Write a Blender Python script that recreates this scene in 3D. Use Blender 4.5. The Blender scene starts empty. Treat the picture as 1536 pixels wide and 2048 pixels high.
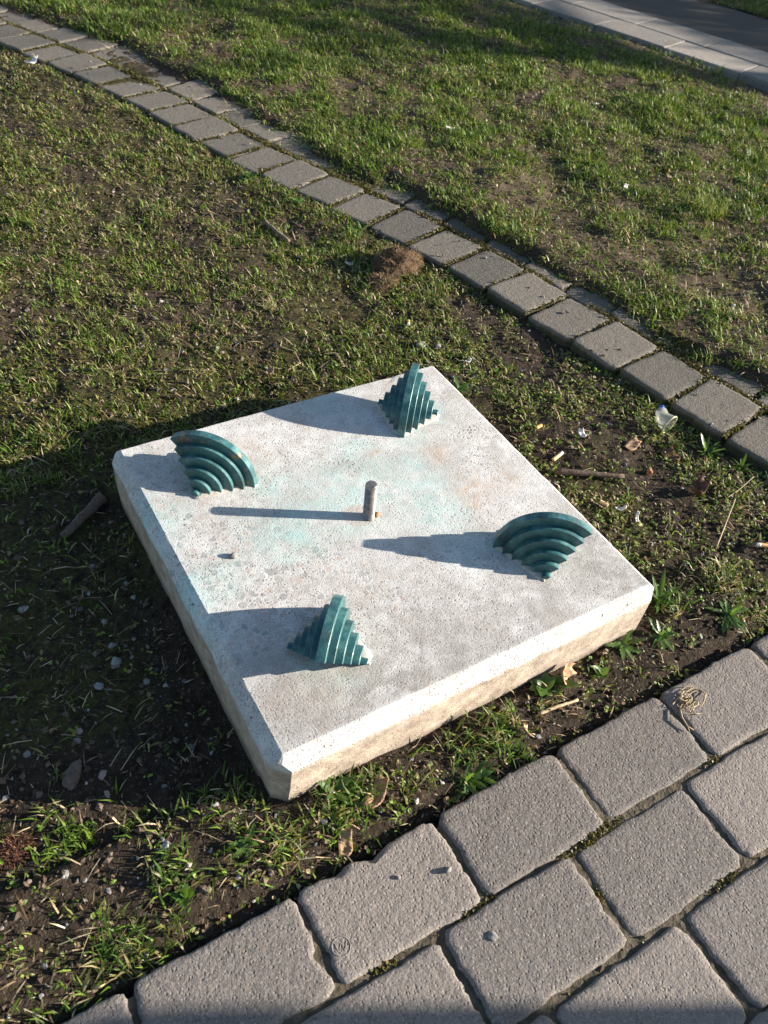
import bpy, math, random
import numpy as np
from mathutils import Matrix, Vector

R = math.radians
rng = np.random.default_rng(7)
random.seed(7)
scene = bpy.context.scene
C = scene.collection

# ------------------------------------------------------------------ camera
cam_d = bpy.data.cameras.new('camera')
cam = bpy.data.objects.new('camera', cam_d)
C.objects.link(cam)
cam_d.sensor_fit = 'HORIZONTAL'
cam_d.sensor_width = 36.0
cam_d.lens = 38.44
cam_d.clip_start = 0.02
cam_d.clip_end = 400
CAM = Vector((-0.567, -0.8075, 1.1025))
cam.matrix_world = Matrix.Translation(CAM) @ (Matrix.Rotation(-0.62713, 4, 'Z') @ Matrix.Rotation(0.79148, 4, 'X') @ Matrix.Rotation(0.13481, 4, 'Z'))
cam_d.dof.use_dof = True
cam_d.dof.focus_distance = 1.42
cam_d.dof.aperture_fstop = 13.0
scene.camera = cam

# ------------------------------------------------------------------ sky, sun, exposure
SUN_EL = R(17.0)
SAZ = Vector((0.876, -0.482, 0)).normalized()      # horizontal direction towards the sun
SUNV = Vector((SAZ.x * math.cos(SUN_EL), SAZ.y * math.cos(SUN_EL), math.sin(SUN_EL)))
world = bpy.data.worlds.new('World')
scene.world = world
world.use_nodes = True
wn = world.node_tree
wn.nodes.clear()
sky = wn.nodes.new('ShaderNodeTexSky')
sky.sky_type = 'NISHITA'
sky.sun_disc = False
sky.sun_elevation = SUN_EL
sky.sun_rotation = math.atan2(SAZ.x, SAZ.y)
sky.altitude = 50
sky.dust_density = 0.6
bg = wn.nodes.new('ShaderNodeBackground')
bg.inputs['Strength'].default_value = 0.065
wo = wn.nodes.new('ShaderNodeOutputWorld')
wn.links.new(sky.outputs[0], bg.inputs[0])
wn.links.new(bg.outputs[0], wo.inputs[0])
sun_d = bpy.data.lights.new('sun', 'SUN')
sun_d.energy = 5.0
sun_d.angle = R(0.5)
sun_d.color = (1.0, 0.90, 0.77)
sun = bpy.data.objects.new('sun', sun_d)
C.objects.link(sun)
sun.rotation_euler = SUNV.to_track_quat('Z', 'Y').to_euler()
sun.location = SUNV * 30
vs = scene.view_settings
vs.view_transform = 'Standard'
vs.look = 'None'
vs.gamma = 1.0
vs.use_curve_mapping = False
vs.exposure = 1.55

# ------------------------------------------------------------------ helpers: noise
def _hash(ix, iy, seed):
    h = (ix.astype(np.int64) * 374761393 + iy.astype(np.int64) * 668265263 + seed * 1442695041) & 0xFFFFFFFF
    h = ((h ^ (h >> 13)) * 1274126177) & 0xFFFFFFFF
    h = h ^ (h >> 16)
    return (h & 0xFFFF) / 65535.0
def vnoise(x, y, sc, seed=0):
    x = np.asarray(x) * sc; y = np.asarray(y) * sc
    ix = np.floor(x); iy = np.floor(y)
    fx = x - ix; fy = y - iy
    fx = fx * fx * (3 - 2 * fx); fy = fy * fy * (3 - 2 * fy)
    a = _hash(ix, iy, seed); b = _hash(ix + 1, iy, seed); c = _hash(ix, iy + 1, seed); d = _hash(ix + 1, iy + 1, seed)
    return (a * (1 - fx) + b * fx) * (1 - fy) + (c * (1 - fx) + d * fx) * fy
def fbm(x, y, sc, oct=4, seed=0):
    s = 0; a = 1; t = 0
    for o in range(oct):
        s = s + a * vnoise(x, y, sc * 2 ** o, seed + o * 17); t += a; a *= 0.55
    return s / t
def sstep(a, b, x):
    t = np.clip((np.asarray(x) - a) / (b - a), 0, 1)
    return t * t * (3 - 2 * t)

# ------------------------------------------------------------------ helpers: meshes and objects
def mesh_np(name, V, faces, cols=None, smooth=False, attrs=None):
    """faces: list of (n,k) int arrays"""
    me = bpy.data.meshes.new(name)
    V = np.asarray(V, np.float32)
    me.vertices.add(len(V)); me.vertices.foreach_set('co', V.ravel())
    tot = sum(f.size for f in faces); nf = sum(len(f) for f in faces)
    me.loops.add(tot); me.polygons.add(nf)
    me.loops.foreach_set('vertex_index', np.concatenate([np.asarray(f).ravel() for f in faces]).astype(np.int32))
    ls = []; st = 0
    for f in faces:
        k = f.shape[1]; ls.append(st + np.arange(len(f)) * k); st += f.size
    me.polygons.foreach_set('loop_start', np.concatenate(ls).astype(np.int32))
    me.polygons.foreach_set('use_smooth', np.full(nf, bool(smooth)))
    me.update(calc_edges=True)
    if cols is not None:
        ca = me.color_attributes.new('Col', 'FLOAT_COLOR', 'POINT')
        c4 = np.ones((len(V), 4), np.float32); c4[:, :3] = cols
        ca.data.foreach_set('color', c4.ravel())
    return me
def obj(name, me, m=None, parent=None, loc=None, rz=None, label=None, cat=None, group=None, kind=None):
    o = bpy.data.objects.new(name, me)
    C.objects.link(o)
    if m is not None and me is not None and not me.materials: me.materials.append(m)
    if parent: o.parent = parent
    if loc is not None: o.location = loc
    if rz is not None: o.rotation_euler = (0, 0, rz)
    if label: o['label'] = label
    if cat: o['category'] = cat
    if group: o['group'] = group
    if kind: o['kind'] = kind
    return o
def pyme(name, V, F, smooth=False):
    me = bpy.data.meshes.new(name)
    me.from_pydata([tuple(v) for v in V], [], [tuple(f) for f in F])
    me.polygons.foreach_set('use_smooth', [bool(smooth)] * len(me.polygons))
    me.update()
    return me
def tube(pts, rads, n=8, cap=True, wob=0.0):
    """tapered tube along points -> V, F"""
    V = []; F = []
    pts = [Vector(p) for p in pts]
    for i, p in enumerate(pts):
        t = (pts[min(i + 1, len(pts) - 1)] - pts[max(i - 1, 0)]).normalized()
        up = Vector((0, 0, 1)) if abs(t.z) < 0.9 else Vector((1, 0, 0))
        a = t.cross(up).normalized(); b = t.cross(a)
        for k in range(n):
            an = 2 * math.pi * k / n
            rr = rads[i] * (1 + wob * (random.random() - 0.5))
            V.append(p + (a * math.cos(an) + b * math.sin(an)) * rr)
    for i in range(len(pts) - 1):
        for k in range(n):
            k2 = (k + 1) % n
            F.append((i * n + k, i * n + k2, (i + 1) * n + k2, (i + 1) * n + k))
    if cap:
        F.append(tuple(range(n - 1, -1, -1)))
        F.append(tuple((len(pts) - 1) * n + k for k in range(n)))
    return V, F

# ------------------------------------------------------------------ helpers: materials
class M:
    def __init__(s, name, rough=0.8, spec=0.3):
        s.m = bpy.data.materials.new(name); s.m.use_nodes = True
        s.t = s.m.node_tree; s.n = s.t.nodes; s.l = s.t.links
        s.b = s.n['Principled BSDF']; s.o = s.n['Material Output']
        s.b.inputs['Roughness'].default_value = rough
        s.b.inputs['Specular IOR Level'].default_value = spec
        s.tc = s.n.new('ShaderNodeTexCoord')
        s.co = s.tc.outputs['Object']
    def set(s, inp, v):
        if hasattr(v, 'is_linked') or isinstance(v, bpy.types.NodeSocket): s.l.new(v, inp)
        elif isinstance(v, (tuple, list)) and len(v) == 3 and inp.type == 'RGBA': inp.default_value = (*v, 1)
        else: inp.default_value = v
    def noise(s, sc, det=4, rough=0.55, co=None, dist=0.0, col=False):
        n = s.n.new('ShaderNodeTexNoise'); n.inputs['Scale'].default_value = sc; n.inputs['Detail'].default_value = det
        n.inputs['Roughness'].default_value = rough; n.inputs['Distortion'].default_value = dist
        s.l.new(co or s.co, n.inputs['Vector']); return n.outputs['Color' if col else 'Fac']
    def vor(s, sc, feat='F1', co=None, out='Distance', rnd=1.0):
        n = s.n.new('ShaderNodeTexVoronoi'); n.feature = feat; n.inputs['Scale'].default_value = sc
        n.inputs['Randomness'].default_value = rnd
        s.l.new(co or s.co, n.inputs['Vector']); return n.outputs[out]
    def ramp(s, f, stops, interp='LINEAR'):
        n = s.n.new('ShaderNodeValToRGB'); s.l.new(f, n.inputs[0]); cr = n.color_ramp; cr.interpolation = interp
        while len(cr.elements) < len(stops): cr.elements.new(0.5)
        for e, (p, c) in zip(cr.elements, stops):
            e.position = p; e.color = (c, c, c, 1) if isinstance(c, (int, float)) else (*c, 1)
        return n.outputs[0]
    def mix(s, f, a, b, mode='MIX'):
        n = s.n.new('ShaderNodeMix'); n.data_type = 'RGBA'; n.blend_type = mode
        s.set(n.inputs[0], f); s.set(n.inputs[6], a); s.set(n.inputs[7], b); return n.outputs[2]
    def math(s, op, a, b=0.0, clamp=False):
        n = s.n.new('ShaderNodeMath'); n.operation = op; n.use_clamp = clamp
        s.set(n.inputs[0], a); s.set(n.inputs[1], b); return n.outputs[0]
    def sep(s, co=None):
        n = s.n.new('ShaderNodeSeparateXYZ'); s.l.new(co or s.co, n.inputs[0]); return n.outputs
    def warp(s, sc, amt):
        n = s.noise(sc, 3, col=True)
        v = s.n.new('ShaderNodeVectorMath'); v.operation = 'MULTIPLY_ADD'
        s.l.new(n, v.inputs[0]); v.inputs[1].default_value = (amt,) * 3; s.l.new(s.co, v.inputs[2]); return v.outputs[0]
    def blob(s, co, x, y, z, r):
        """soft round stain mask of radius r about a point (object space)"""
        v = s.n.new('ShaderNodeVectorMath'); v.operation = 'DISTANCE'
        s.l.new(co, v.inputs[0]); v.inputs[1].default_value = (x, y, z)
        m = s.n.new('ShaderNodeMapRange'); m.interpolation_type = 'SMOOTHSTEP'
        s.l.new(v.outputs['Value'], m.inputs[0]); m.inputs[1].default_value = r; m.inputs[2].default_value = r * 0.15
        return m.outputs[0]
    def blobs(s, co, lst, z):
        acc = None
        for x, y, r, k in lst:
            f = s.math('MULTIPLY', s.blob(co, x, y, z, r), k)
            acc = f if acc is None else s.math('MAXIMUM', acc, f)
        return acc
    def bump(s, h, strength=0.5, dist=0.002, prev=None):
        n = s.n.new('ShaderNodeBump'); n.inputs['Strength'].default_value = strength; n.inputs['Distance'].default_value = dist
        s.l.new(h, n.inputs['Height'])
        if prev is not None: s.l.new(prev, n.inputs['Normal'])
        return n.outputs[0]
    def attr(s, name):
        n = s.n.new('ShaderNodeAttribute'); n.attribute_name = name; return n.outputs['Color']
    def objrand(s):
        return s.n.new('ShaderNodeObjectInfo').outputs['Random']
    def fin(s, col=None, normal=None, rough=None):
        if col is not None: s.set(s.b.inputs['Base Color'], col)
        if normal is not None: s.l.new(normal, s.b.inputs['Normal'])
        if rough is not None: s.set(s.b.inputs['Roughness'], rough)
        return s.m

def mat_plain(name, c1, c2, sc=60, rough=0.8, bump=0.3, bd=0.001, spec=0.3):
    k = M(name, rough, spec)
    f = k.noise(sc, 5, 0.6)
    col = k.mix(k.ramp(f, [(0.3, 0.0), (0.7, 1.0)]), c1, c2)
    return k.fin(col, k.bump(f, bump, bd))

def mat_soil():
    k = M('soil', 0.95, 0.15)
    n1 = k.noise(9, 6, 0.6); n2 = k.noise(70, 5, 0.65); n3 = k.noise(320, 3, 0.6)
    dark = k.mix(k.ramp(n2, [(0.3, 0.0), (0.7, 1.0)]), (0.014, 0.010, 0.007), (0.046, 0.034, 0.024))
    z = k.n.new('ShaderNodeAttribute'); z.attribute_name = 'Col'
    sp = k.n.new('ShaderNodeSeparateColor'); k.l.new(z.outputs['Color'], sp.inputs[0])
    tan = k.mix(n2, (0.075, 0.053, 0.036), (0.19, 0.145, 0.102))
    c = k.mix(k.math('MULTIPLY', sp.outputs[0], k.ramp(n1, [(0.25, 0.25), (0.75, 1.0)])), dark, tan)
    moss = k.mix(n3, (0.028, 0.034, 0.006), (0.085, 0.088, 0.017))
    c = k.mix(k.math('MULTIPLY', sp.outputs[1], k.ramp(n2, [(0.38, 0.0), (0.62, 0.85)])), c, moss)
    grit = k.vor(430, 'F1', out='Color'); gs = k.n.new('ShaderNodeSeparateColor'); k.l.new(grit, gs.inputs[0])
    c = k.mix(k.math('MULTIPLY', k.ramp(gs.outputs[0], [(0.93, 0.0), (0.95, 1.0)]), 0.4), c, (0.16, 0.14, 0.125))
    nb = k.bump(n2, 0.9, 0.006); nb = k.bump(n3, 0.8, 0.002, nb)
    return k.fin(c, nb)

def mat_attr(name, rough=0.6, spec=0.25, trans=0.0, bump=0.0):
    """colour comes from a per-piece colour attribute"""
    k = M(name, rough, spec)
    c = k.attr('Col')
    k.l.new(c, k.b.inputs['Base Color'])
    if bump: k.l.new(k.bump(k.noise(500, 3), bump, 0.0015), k.b.inputs['Normal'])
    if trans:
        t = k.n.new('ShaderNodeBsdfTranslucent')
        k.l.new(k.mix(1.0, c, (1.25, 1.2, 0.55), 'MULTIPLY'), t.inputs[0])
        mx = k.n.new('ShaderNodeMixShader'); mx.inputs[0].default_value = trans
        k.l.new(k.b.outputs[0], mx.inputs[1]); k.l.new(t.outputs[0], mx.inputs[2]); k.l.new(mx.outputs[0], k.o.inputs[0])
    return k.m

def mat_paver(name, base, far=False):
    k = M(name, 0.88, 0.25)
    rnd = k.objrand()
    off = k.n.new('ShaderNodeVectorMath'); off.operation = 'MULTIPLY_ADD'
    cmb = k.n.new('ShaderNodeCombineXYZ')
    for i in range(3): k.l.new(rnd, cmb.inputs[i])
    k.l.new(cmb.outputs[0], off.inputs[0]); off.inputs[1].default_value = (13, 7, 3); k.l.new(k.co, off.inputs[2])
    k.co = off.outputs[0]
    big = k.noise(14, 4, 0.6); fine = k.noise(260, 4, 0.65); mid = k.noise(75, 4, 0.6)
    a = tuple(x * 0.8 for x in base); b = tuple(x * 1.2 for x in base)
    c = k.mix(k.ramp(fine, [(0.3, 0.0), (0.7, 1.0)]), a, b)
    c = k.mix(k.ramp(big, [(0.35, 0.0), (0.7, 0.5)]), c, tuple(x * 0.74 for x in base))
    c = k.mix(k.math('MULTIPLY', rnd, 0.4), c, (base[0] * 1.12, base[1] * 1.04, base[2] * 0.97))
    c = k.mix(k.ramp(k.noise(26, 5, 0.7), [(0.55, 0.0), (0.75, 0.22)]), c, (base[0] * 0.55, base[1] * 0.53, base[2] * 0.47))
    c = k.mix(1.0, c, k.ramp(rnd, [(0.0, 0.80), (1.0, 1.18)]), 'MULTIPLY')
    pit = k.vor(215, 'F1'); pitc = k.vor(215, 'F1', out='Color')
    ps = k.n.new('ShaderNodeSeparateColor'); k.l.new(pitc, ps.inputs[0])
    sel = k.ramp(ps.outputs[0], [(0.6, 0.0), (0.7, 1.0)])
    hole = k.math('MULTIPLY', k.ramp(pit, [(0.16, 1.0), (0.42, 0.0)]), sel)
    grain = k.vor(480, 'F1', out='Color'); gs = k.n.new('ShaderNodeSeparateColor'); k.l.new(grain, gs.inputs[0])
    c = k.mix(k.ramp(gs.outputs[1], [(0.82, 0.0), (0.95, 0.5)]), c, tuple(x * 1.75 for x in base))
    c = k.mix(k.ramp(gs.outputs[2], [(0.86, 0.0), (0.95, 0.5)]), c, tuple(x * 0.4 for x in base))
    if far: # lichen and dirt film, moss on the flanks
        zf = k.sep(k.tc.outputs['Object'])[2]
        c = k.mix(k.ramp(k.math('ADD', k.math('MULTIPLY', zf, -1.0), k.math('MULTIPLY', k.math('SUBTRACT', k.noise(60, 3), 0.5), 0.012)), [(0.004, 0.0), (0.011, 0.9)]), c, k.mix(fine, (0.028, 0.03, 0.014), (0.06, 0.058, 0.03)))
        c = k.mix(k.ramp(mid, [(0.5, 0.0), (0.75, 0.5)]), c, (0.10, 0.095, 0.06))
    nb = k.bump(mid, 0.55, 0.004)
    nb = k.bump(fine, 0.75, 0.0022, nb)
    nb = k.bump(k.math('SUBTRACT', 1.0, hole), 0.7, 0.0022, nb)
    return k.fin(c, nb)

def mat_concrete():
    k = M('plinth_concrete', 0.82, 0.25)
    X, Y, Z = k.sep()[:3]
    H = 0.119
    big = k.noise(7, 5, 0.6); fine = k.noise(420, 4, 0.7); mid = k.noise(48, 5, 0.65)
    wc = k.warp(16, 0.075)
    # warp() shifts by about +amt/2, take it back
    wv = k.n.new('ShaderNodeVectorMath'); wv.operation = 'SUBTRACT'; k.l.new(wc, wv.inputs[0]); wv.inputs[1].default_value = (0.0375,) * 3
    wc = wv.outputs[0]
    c = k.mix(k.ramp(big, [(0.35, 0.0), (0.65, 1.0)]), (0.50, 0.488, 0.470), (0.66, 0.652, 0.64))
    c = k.mix(k.ramp(mid, [(0.42, 0.0), (0.7, 0.6)]), c, (0.40, 0.38, 0.355))
    c = k.mix(k.ramp(fine, [(0.38, 0.85), (0.47, 0.0)]), c, (0.22, 0.212, 0.208))
    cf = k.noise(210, 4, 0.7); c = k.mix(k.ramp(cf, [(0.36, 0.7), (0.43, 0.0)]), c, (0.24, 0.225, 0.215))
    c = k.mix(k.ramp(fine, [(0.55, 0.0), (0.7, 0.45)]), c, (0.78, 0.77, 0.74))
    # exposed aggregate stones where the cement skin is worn off
    agd = k.vor(78, 'DISTANCE_TO_EDGE', co=k.warp(90, 0.012)); agc = k.vor(78, 'F1', co=k.warp(90, 0.012), out='Color')
    sp = k.n.new('ShaderNodeSeparateColor'); k.l.new(agc, sp.inputs[0])
    zone = k.blobs(wc, [(-0.24, 0.03, 0.17, 1.0), (-0.27, -0.09, 0.17, 1.0), (-0.15, -0.06, 0.13, 0.6), (-0.27, 0.15, 0.08, 0.9), (-0.08, -0.16, 0.1, 0.5), (-0.3, 0.24, 0.07, 0.8), (0.02, -0.22, 0.1, 0.35)], H)
    stone = k.math('MULTIPLY', k.ramp(agd, [(0.1, 0.0), (0.16, 1.0)]), k.ramp(sp.outputs[0], [(0.42, 0.0), (0.44, 1.0)]))
    stone = k.math('MULTIPLY', stone, k.ramp(zone, [(0.05, 0.0), (0.5, 0.85)]))
    scol = k.ramp(sp.outputs[1], [(0.0, (0.30, 0.30, 0.30)), (0.3, (0.42, 0.405, 0.38)), (0.6, (0.47, 0.39, 0.355)), (0.8, (0.38, 0.375, 0.355)), (1.0, (0.5, 0.45, 0.41))], 'CONSTANT')
    c = k.mix(stone, c, scol)
    # small dark chips of sand, denser in some areas
    w2 = k.warp(260, 0.006); chd = k.vor(230, 'F1', co=w2); chc = k.vor(230, 'F1', co=w2, out='Color'); cs = k.n.new('ShaderNodeSeparateColor'); k.l.new(chc, cs.inputs[0])
    chip = k.math('MULTIPLY', k.ramp(chd, [(0.22, 1.0), (0.4, 0.0)]), k.ramp(cs.outputs[0], [(0.5, 0.0), (0.55, 0.95)]))
    chip = k.math('MULTIPLY', chip, k.ramp(k.noise(9, 3), [(0.40, 0.2), (0.62, 1.0)]))
    chip = k.math('MAXIMUM', chip, k.math('MULTIPLY', k.blobs(wc, [(0.27, 0.11, 0.05, 1.0), (0.02, 0.13, 0.04, 0.8), (0.13, -0.06, 0.05, 0.6), (-0.05, -0.2, 0.06, 0.5)], H), k.math('MULTIPLY', k.ramp(k.vor(120, 'F1', co=w2), [(0.2, 1.0), (0.33, 0.0)]), 0.9)))
    c = k.mix(chip, c, (0.17, 0.158, 0.155))
    # film of grey-brown dirt along the front edge and round the right-hand fin
    dirt = k.blobs(wc, [(-0.28, -0.29, 0.15, 1.0), (-0.16, -0.32, 0.17, 1.0), (-0.02, -0.33, 0.16, 0.85), (0.12, -0.33, 0.14, 0.7), (0.27, -0.23, 0.15, 0.85), (0.31, -0.31, 0.11, 0.9), (-0.06, -0.26, 0.13, 0.75), (0.14, -0.27, 0.13, 0.7), (-0.19, -0.2, 0.10, 0.6), (-0.31, -0.2, 0.08, 0.5), (0.03, 0.13, 0.05, 0.55), (-0.17, 0.07, 0.04, 0.5)], H)
    dirt = k.math('MULTIPLY', dirt, k.ramp(mid, [(0.25, 0.35), (0.65, 1.0)]))
    c = k.mix(k.math('MULTIPLY', k.math('MULTIPLY', dirt, k.ramp(k.math('MAXIMUM', k.math('ABSOLUTE', X), k.math('ABSOLUTE', Y)), [(0.324, 1.0), (0.331, 0.1)])), 0.9), c, k.mix(k.ramp(fine, [(0.35, 0.0), (0.6, 1.0)]), (0.17, 0.157, 0.147), (0.32, 0.298, 0.278)))
    bl = k.noise(12, 5, 0.7, co=wc)
    c = k.mix(k.ramp(bl, [(0.5, 0.0), (0.64, 0.42)]), c, (0.36, 0.325, 0.29))
    c = k.mix(k.ramp(bl, [(0.34, 0.35), (0.46, 0.0)]), c, (0.74, 0.735, 0.725))
    # ochre stains
    tan = k.blobs(wc, [(0.19, -0.02, 0.07, 1.0), (0.26, -0.02, 0.055, 0.7), (0.18, 0.085, 0.05, 0.7), (0.07, 0.135, 0.035, 0.9), (-0.13, 0.235, 0.07, 0.5), (0.10, 0.2, 0.04, 0.5)], H)
    tan = k.math('MULTIPLY', tan, k.ramp(k.noise(55, 5, 0.7), [(0.42, 0.0), (0.66, 1.0)]))
    c = k.mix(k.math('MULTIPLY', tan, 0.95), c, (0.46, 0.33, 0.23))
    # verdigris run-off from the bronze
    tq = k.blobs(wc, [(-0.03, 0.06, 0.14, 0.85), (-0.15, 0.035, 0.12, 0.8), (-0.29, -0.01, 0.09, 0.55), (0.085, 0.05, 0.12, 0.75), (0.05, 0.14, 0.09, 0.7), (-0.12, 0.115, 0.09, 0.6), (0.095, -0.03, 0.09, 0.9), (0.25, 0.2, 0.06, 0.5), (0.07, 0.32, 0.09, 0.55), (-0.2, -0.24, 0.07, 0.35), (0.10, -0.13, 0.07, 0.5), (-0.36, -0.02, 0.10, 1.0), (-0.36, 0.14, 0.12, 0.9), (-0.36, -0.1, 0.06, 0.9), (-0.15, 0.17, 0.05, 0.8), (0.14, -0.15, 0.05, 0.7), (0.165, 0.15, 0.05, 0.8), (-0.235, -0.215, 0.045, 0.6)], H - 0.006)
    tq = k.math('MULTIPLY', tq, k.ramp(k.noise(26, 5, 0.7), [(0.36, 0.12), (0.66, 1.0)]))
    c = k.mix(k.math('MULTIPLY', tq, 0.72), c, (0.33, 0.57, 0.545))
    # round scar left by a washer at the rod
    dv = k.n.new('ShaderNodeVectorMath'); dv.operation = 'DISTANCE'; k.l.new(k.co, dv.inputs[0]); dv.inputs[1].default_value = (-0.028, 0.01, H)
    disc = k.ramp(dv.outputs['Value'], [(0.0, 0.75), (0.0255, 0.75), (0.0275, 0.0)])
    c = k.mix(disc, c, (0.47, 0.41, 0.37))
    # side faces: earth stain creeping up, streaky
    side = k.ramp(k.math('ADD', Z, k.math('MULTIPLY', k.math('SUBTRACT', k.noise(22, 4), 0.5), 0.022)), [(0.090, 1.0), (0.099, 0.0)])
    st = k.noise(42, 6, 0.75)
    earth = k.mix(k.ramp(st, [(0.35, 0.0), (0.65, 1.0)]), (0.22, 0.165, 0.122), (0.50, 0.42, 0.34))
    c = k.mix(k.math('MULTIPLY', side, 0.9), c, earth)
    low = k.ramp(k.math('ADD', Z, k.math('MULTIPLY', k.math('SUBTRACT', k.noise(40, 3), 0.5), 0.03)), [(0.0, 0.75), (0.03, 0.0)])
    c = k.mix(low, c, (0.16, 0.115, 0.085))
    # air holes
    hd = k.vor(62, 'F1', co=w2); hc = k.vor(62, 'F1', co=w2, out='Color'); hs = k.n.new('ShaderNodeSeparateColor'); k.l.new(hc, hs.inputs[0])
    hole = k.math('MULTIPLY', k.ramp(hd, [(0.10, 1.0), (0.17, 0.0)]), k.ramp(hs.outputs[2], [(0.86, 0.0), (0.88, 1.0)]))
    hd2 = k.vor(130, 'F1'); hc2 = k.vor(130, 'F1', out='Color'); hs2 = k.n.new('ShaderNodeSeparateColor'); k.l.new(hc2, hs2.inputs[0])
    hole2 = k.math('MULTIPLY', k.ramp(hd2, [(0.12, 1.0), (0.2, 0.0)]), k.ramp(hs2.outputs[2], [(0.88, 0.0), (0.9, 1.0)]))
    hole = k.math('MAXIMUM', hole, hole2)
    c = k.mix(k.math('MULTIPLY', hole, 0.8), c, (0.12, 0.105, 0.095))
    # ribs of the sawn chamfer
    wv2 = k.n.new('ShaderNodeTexWave'); wv2.inputs['Scale'].default_value = 140; wv2.inputs['Distortion'].default_value = 0.6; wv2.bands_direction = 'X'
    k.l.new(k.co, wv2.inputs['Vector'])
    onch = k.math('MULTIPLY', k.ramp(k.math('MULTIPLY', Y, -1.0), [(0.333, 0.0), (0.336, 1.0)]), k.ramp(Z, [(0.095, 0.0), (0.102, 1.0)]))
    rib = k.math('MULTIPLY', wv2.outputs[0], onch)
    nb = k.bump(rib, 0.3, 0.0007)
    # trowel arcs
    tw = k.n.new('ShaderNodeTexWave'); tw.wave_type = 'RINGS'; tw.rings_direction = 'Z'; tw.inputs['Scale'].default_value = 38; tw.inputs['Distortion'].default_value = 14; tw.inputs['Detail'].default_value = 4
    mp = k.n.new('ShaderNodeMapping'); mp.inputs['Location'].default_value = (0.42, 0.33, 0); k.l.new(k.co, mp.inputs[0]); k.l.new(mp.outputs[0], tw.inputs['Vector'])
    nb = k.bump(k.math('MULTIPLY', tw.outputs[0], k.math('MULTIPLY', dirt, k.ramp(k.noise(11, 2), [(0.45, 0.0), (0.6, 1.0)]))), 0.2, 0.0008, nb)
    nb = k.bump(fine, 0.55, 0.0012, nb); nb = k.bump(mid, 0.3, 0.003, nb)
    nb = k.bump(k.math('SUBTRACT', 1.0, k.math('MAXIMUM', hole, k.math('MULTIPLY', chip, 0.5))), 0.7, 0.003, nb)
    return k.fin(c, nb)

def mat_bronze():
    k = M('patinated_bronze', 0.4, 0.6)
    a = k.attr('Col'); sp = k.n.new('ShaderNodeSeparateColor'); k.l.new(a, sp.inputs[0])
    n1 = k.noise(38, 5, 0.65); n2 = k.noise(190, 4, 0.7)
    c = k.mix(k.ramp(n1, [(0.3, 0.0), (0.72, 1.0)]), (0.016, 0.070, 0.075), (0.062, 0.172, 0.168))
    rimc = k.mix(k.ramp(n1, [(0.45, 0.0), (0.75, 1.0)]), (0.020, 0.098, 0.114), (0.105, 0.255, 0.25))
    c = k.mix(sp.outputs[0], c, rimc)
    c = k.mix(k.ramp(n2, [(0.3, 0.35), (0.48, 0.0)]), c, (0.022, 0.05, 0.055))
    c = k.mix(k.math('MULTIPLY', sp.outputs[1], k.ramp(k.noise(45, 4), [(0.56, 0.0), (0.64, 0.9)])), c, (0.34, 0.20, 0.11))
    # pale crust and dark grime in blotches
    c = k.mix(k.ramp(k.noise(70, 5, 0.75), [(0.58, 0.0), (0.70, 0.6)]), c, (0.20, 0.34, 0.32))
    c = k.mix(k.ramp(k.noise(24, 5, 0.7), [(0.50, 0.0), (0.66, 0.65)]), c, (0.02, 0.032, 0.030))
    k.b.inputs['Metallic'].default_value = 0.15
    return k.fin(c, k.bump(n2, 0.3, 0.0008, k.bump(n1, 0.2, 0.002)), k.ramp(n2, [(0.3, 0.36), (0.7, 0.56)]))

m_soil = mat_soil()
m_grass = mat_attr('grass_blades', 0.5, 0.35, 0.3)
m_dry = mat_attr('dry_straw', 0.75, 0.2, 0.15)
m_bits = mat_attr('earth_crumbs', 0.95, 0.1, 0, 0.4)
m_gravel = mat_attr('gravel_stone', 0.75, 0.3, 0, 0.3)
m_paver = mat_paver('pavement_concrete', (0.198, 0.179, 0.165))
m_paver2 = mat_paver('path_concrete', (0.138, 0.127, 0.112), True)
m_kerb = mat_paver('footpath_concrete', (0.25, 0.232, 0.212))
m_conc = mat_concrete()
m_bronze = mat_bronze()
m_mortar = mat_plain('mortar', (0.30, 0.28, 0.25), (0.47, 0.45, 0.415), 150, 0.9, 0.7, 0.003)
m_sand = mat_plain('joint_sand', (0.045, 0.038, 0.024), (0.14, 0.116, 0.085), 60, 0.95, 1.0, 0.006)
m_asph = mat_plain('asphalt', (0.055, 0.047, 0.040), (0.135, 0.118, 0.10), 260, 0.9, 0.6, 0.003)
m_bark = mat_plain('bark', (0.07, 0.05, 0.037), (0.17, 0.13, 0.10), 160, 0.9, 0.8, 0.003)
m_wood = mat_plain('grey_wood', (0.10, 0.075, 0.055), (0.25, 0.20, 0.155), 130, 0.85, 0.6, 0.002)
m_stem = mat_plain('pale_stem', (0.26, 0.19, 0.11), (0.46, 0.37, 0.24), 200, 0.75, 0.3, 0.001)
m_leafg = mat_plain('weed_leaf', (0.055, 0.125, 0.02), (0.10, 0.20, 0.035), 90, 0.42, 0.3, 0.001, 0.5)
m_leafd = mat_plain('dead_leaf', (0.20, 0.115, 0.06), (0.42, 0.28, 0.17), 120, 0.7, 0.5, 0.001)
m_leafb = mat_plain('brown_leaf', (0.07, 0.032, 0.018), (0.17, 0.085, 0.045), 120, 0.6, 0.5, 0.001)
m_white = mat_plain('white_scrap', (0.62, 0.60, 0.55), (0.82, 0.80, 0.76), 150, 0.6, 0.3, 0.001)
m_filter = mat_plain('filter_paper', (0.50, 0.26, 0.09), (0.68, 0.42, 0.18), 700, 0.75, 0.2, 0.0005)
m_filter2 = mat_plain('faded_filter_paper', (0.60, 0.42, 0.2), (0.72, 0.56, 0.32), 700, 0.75, 0.2, 0.0005)
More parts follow.
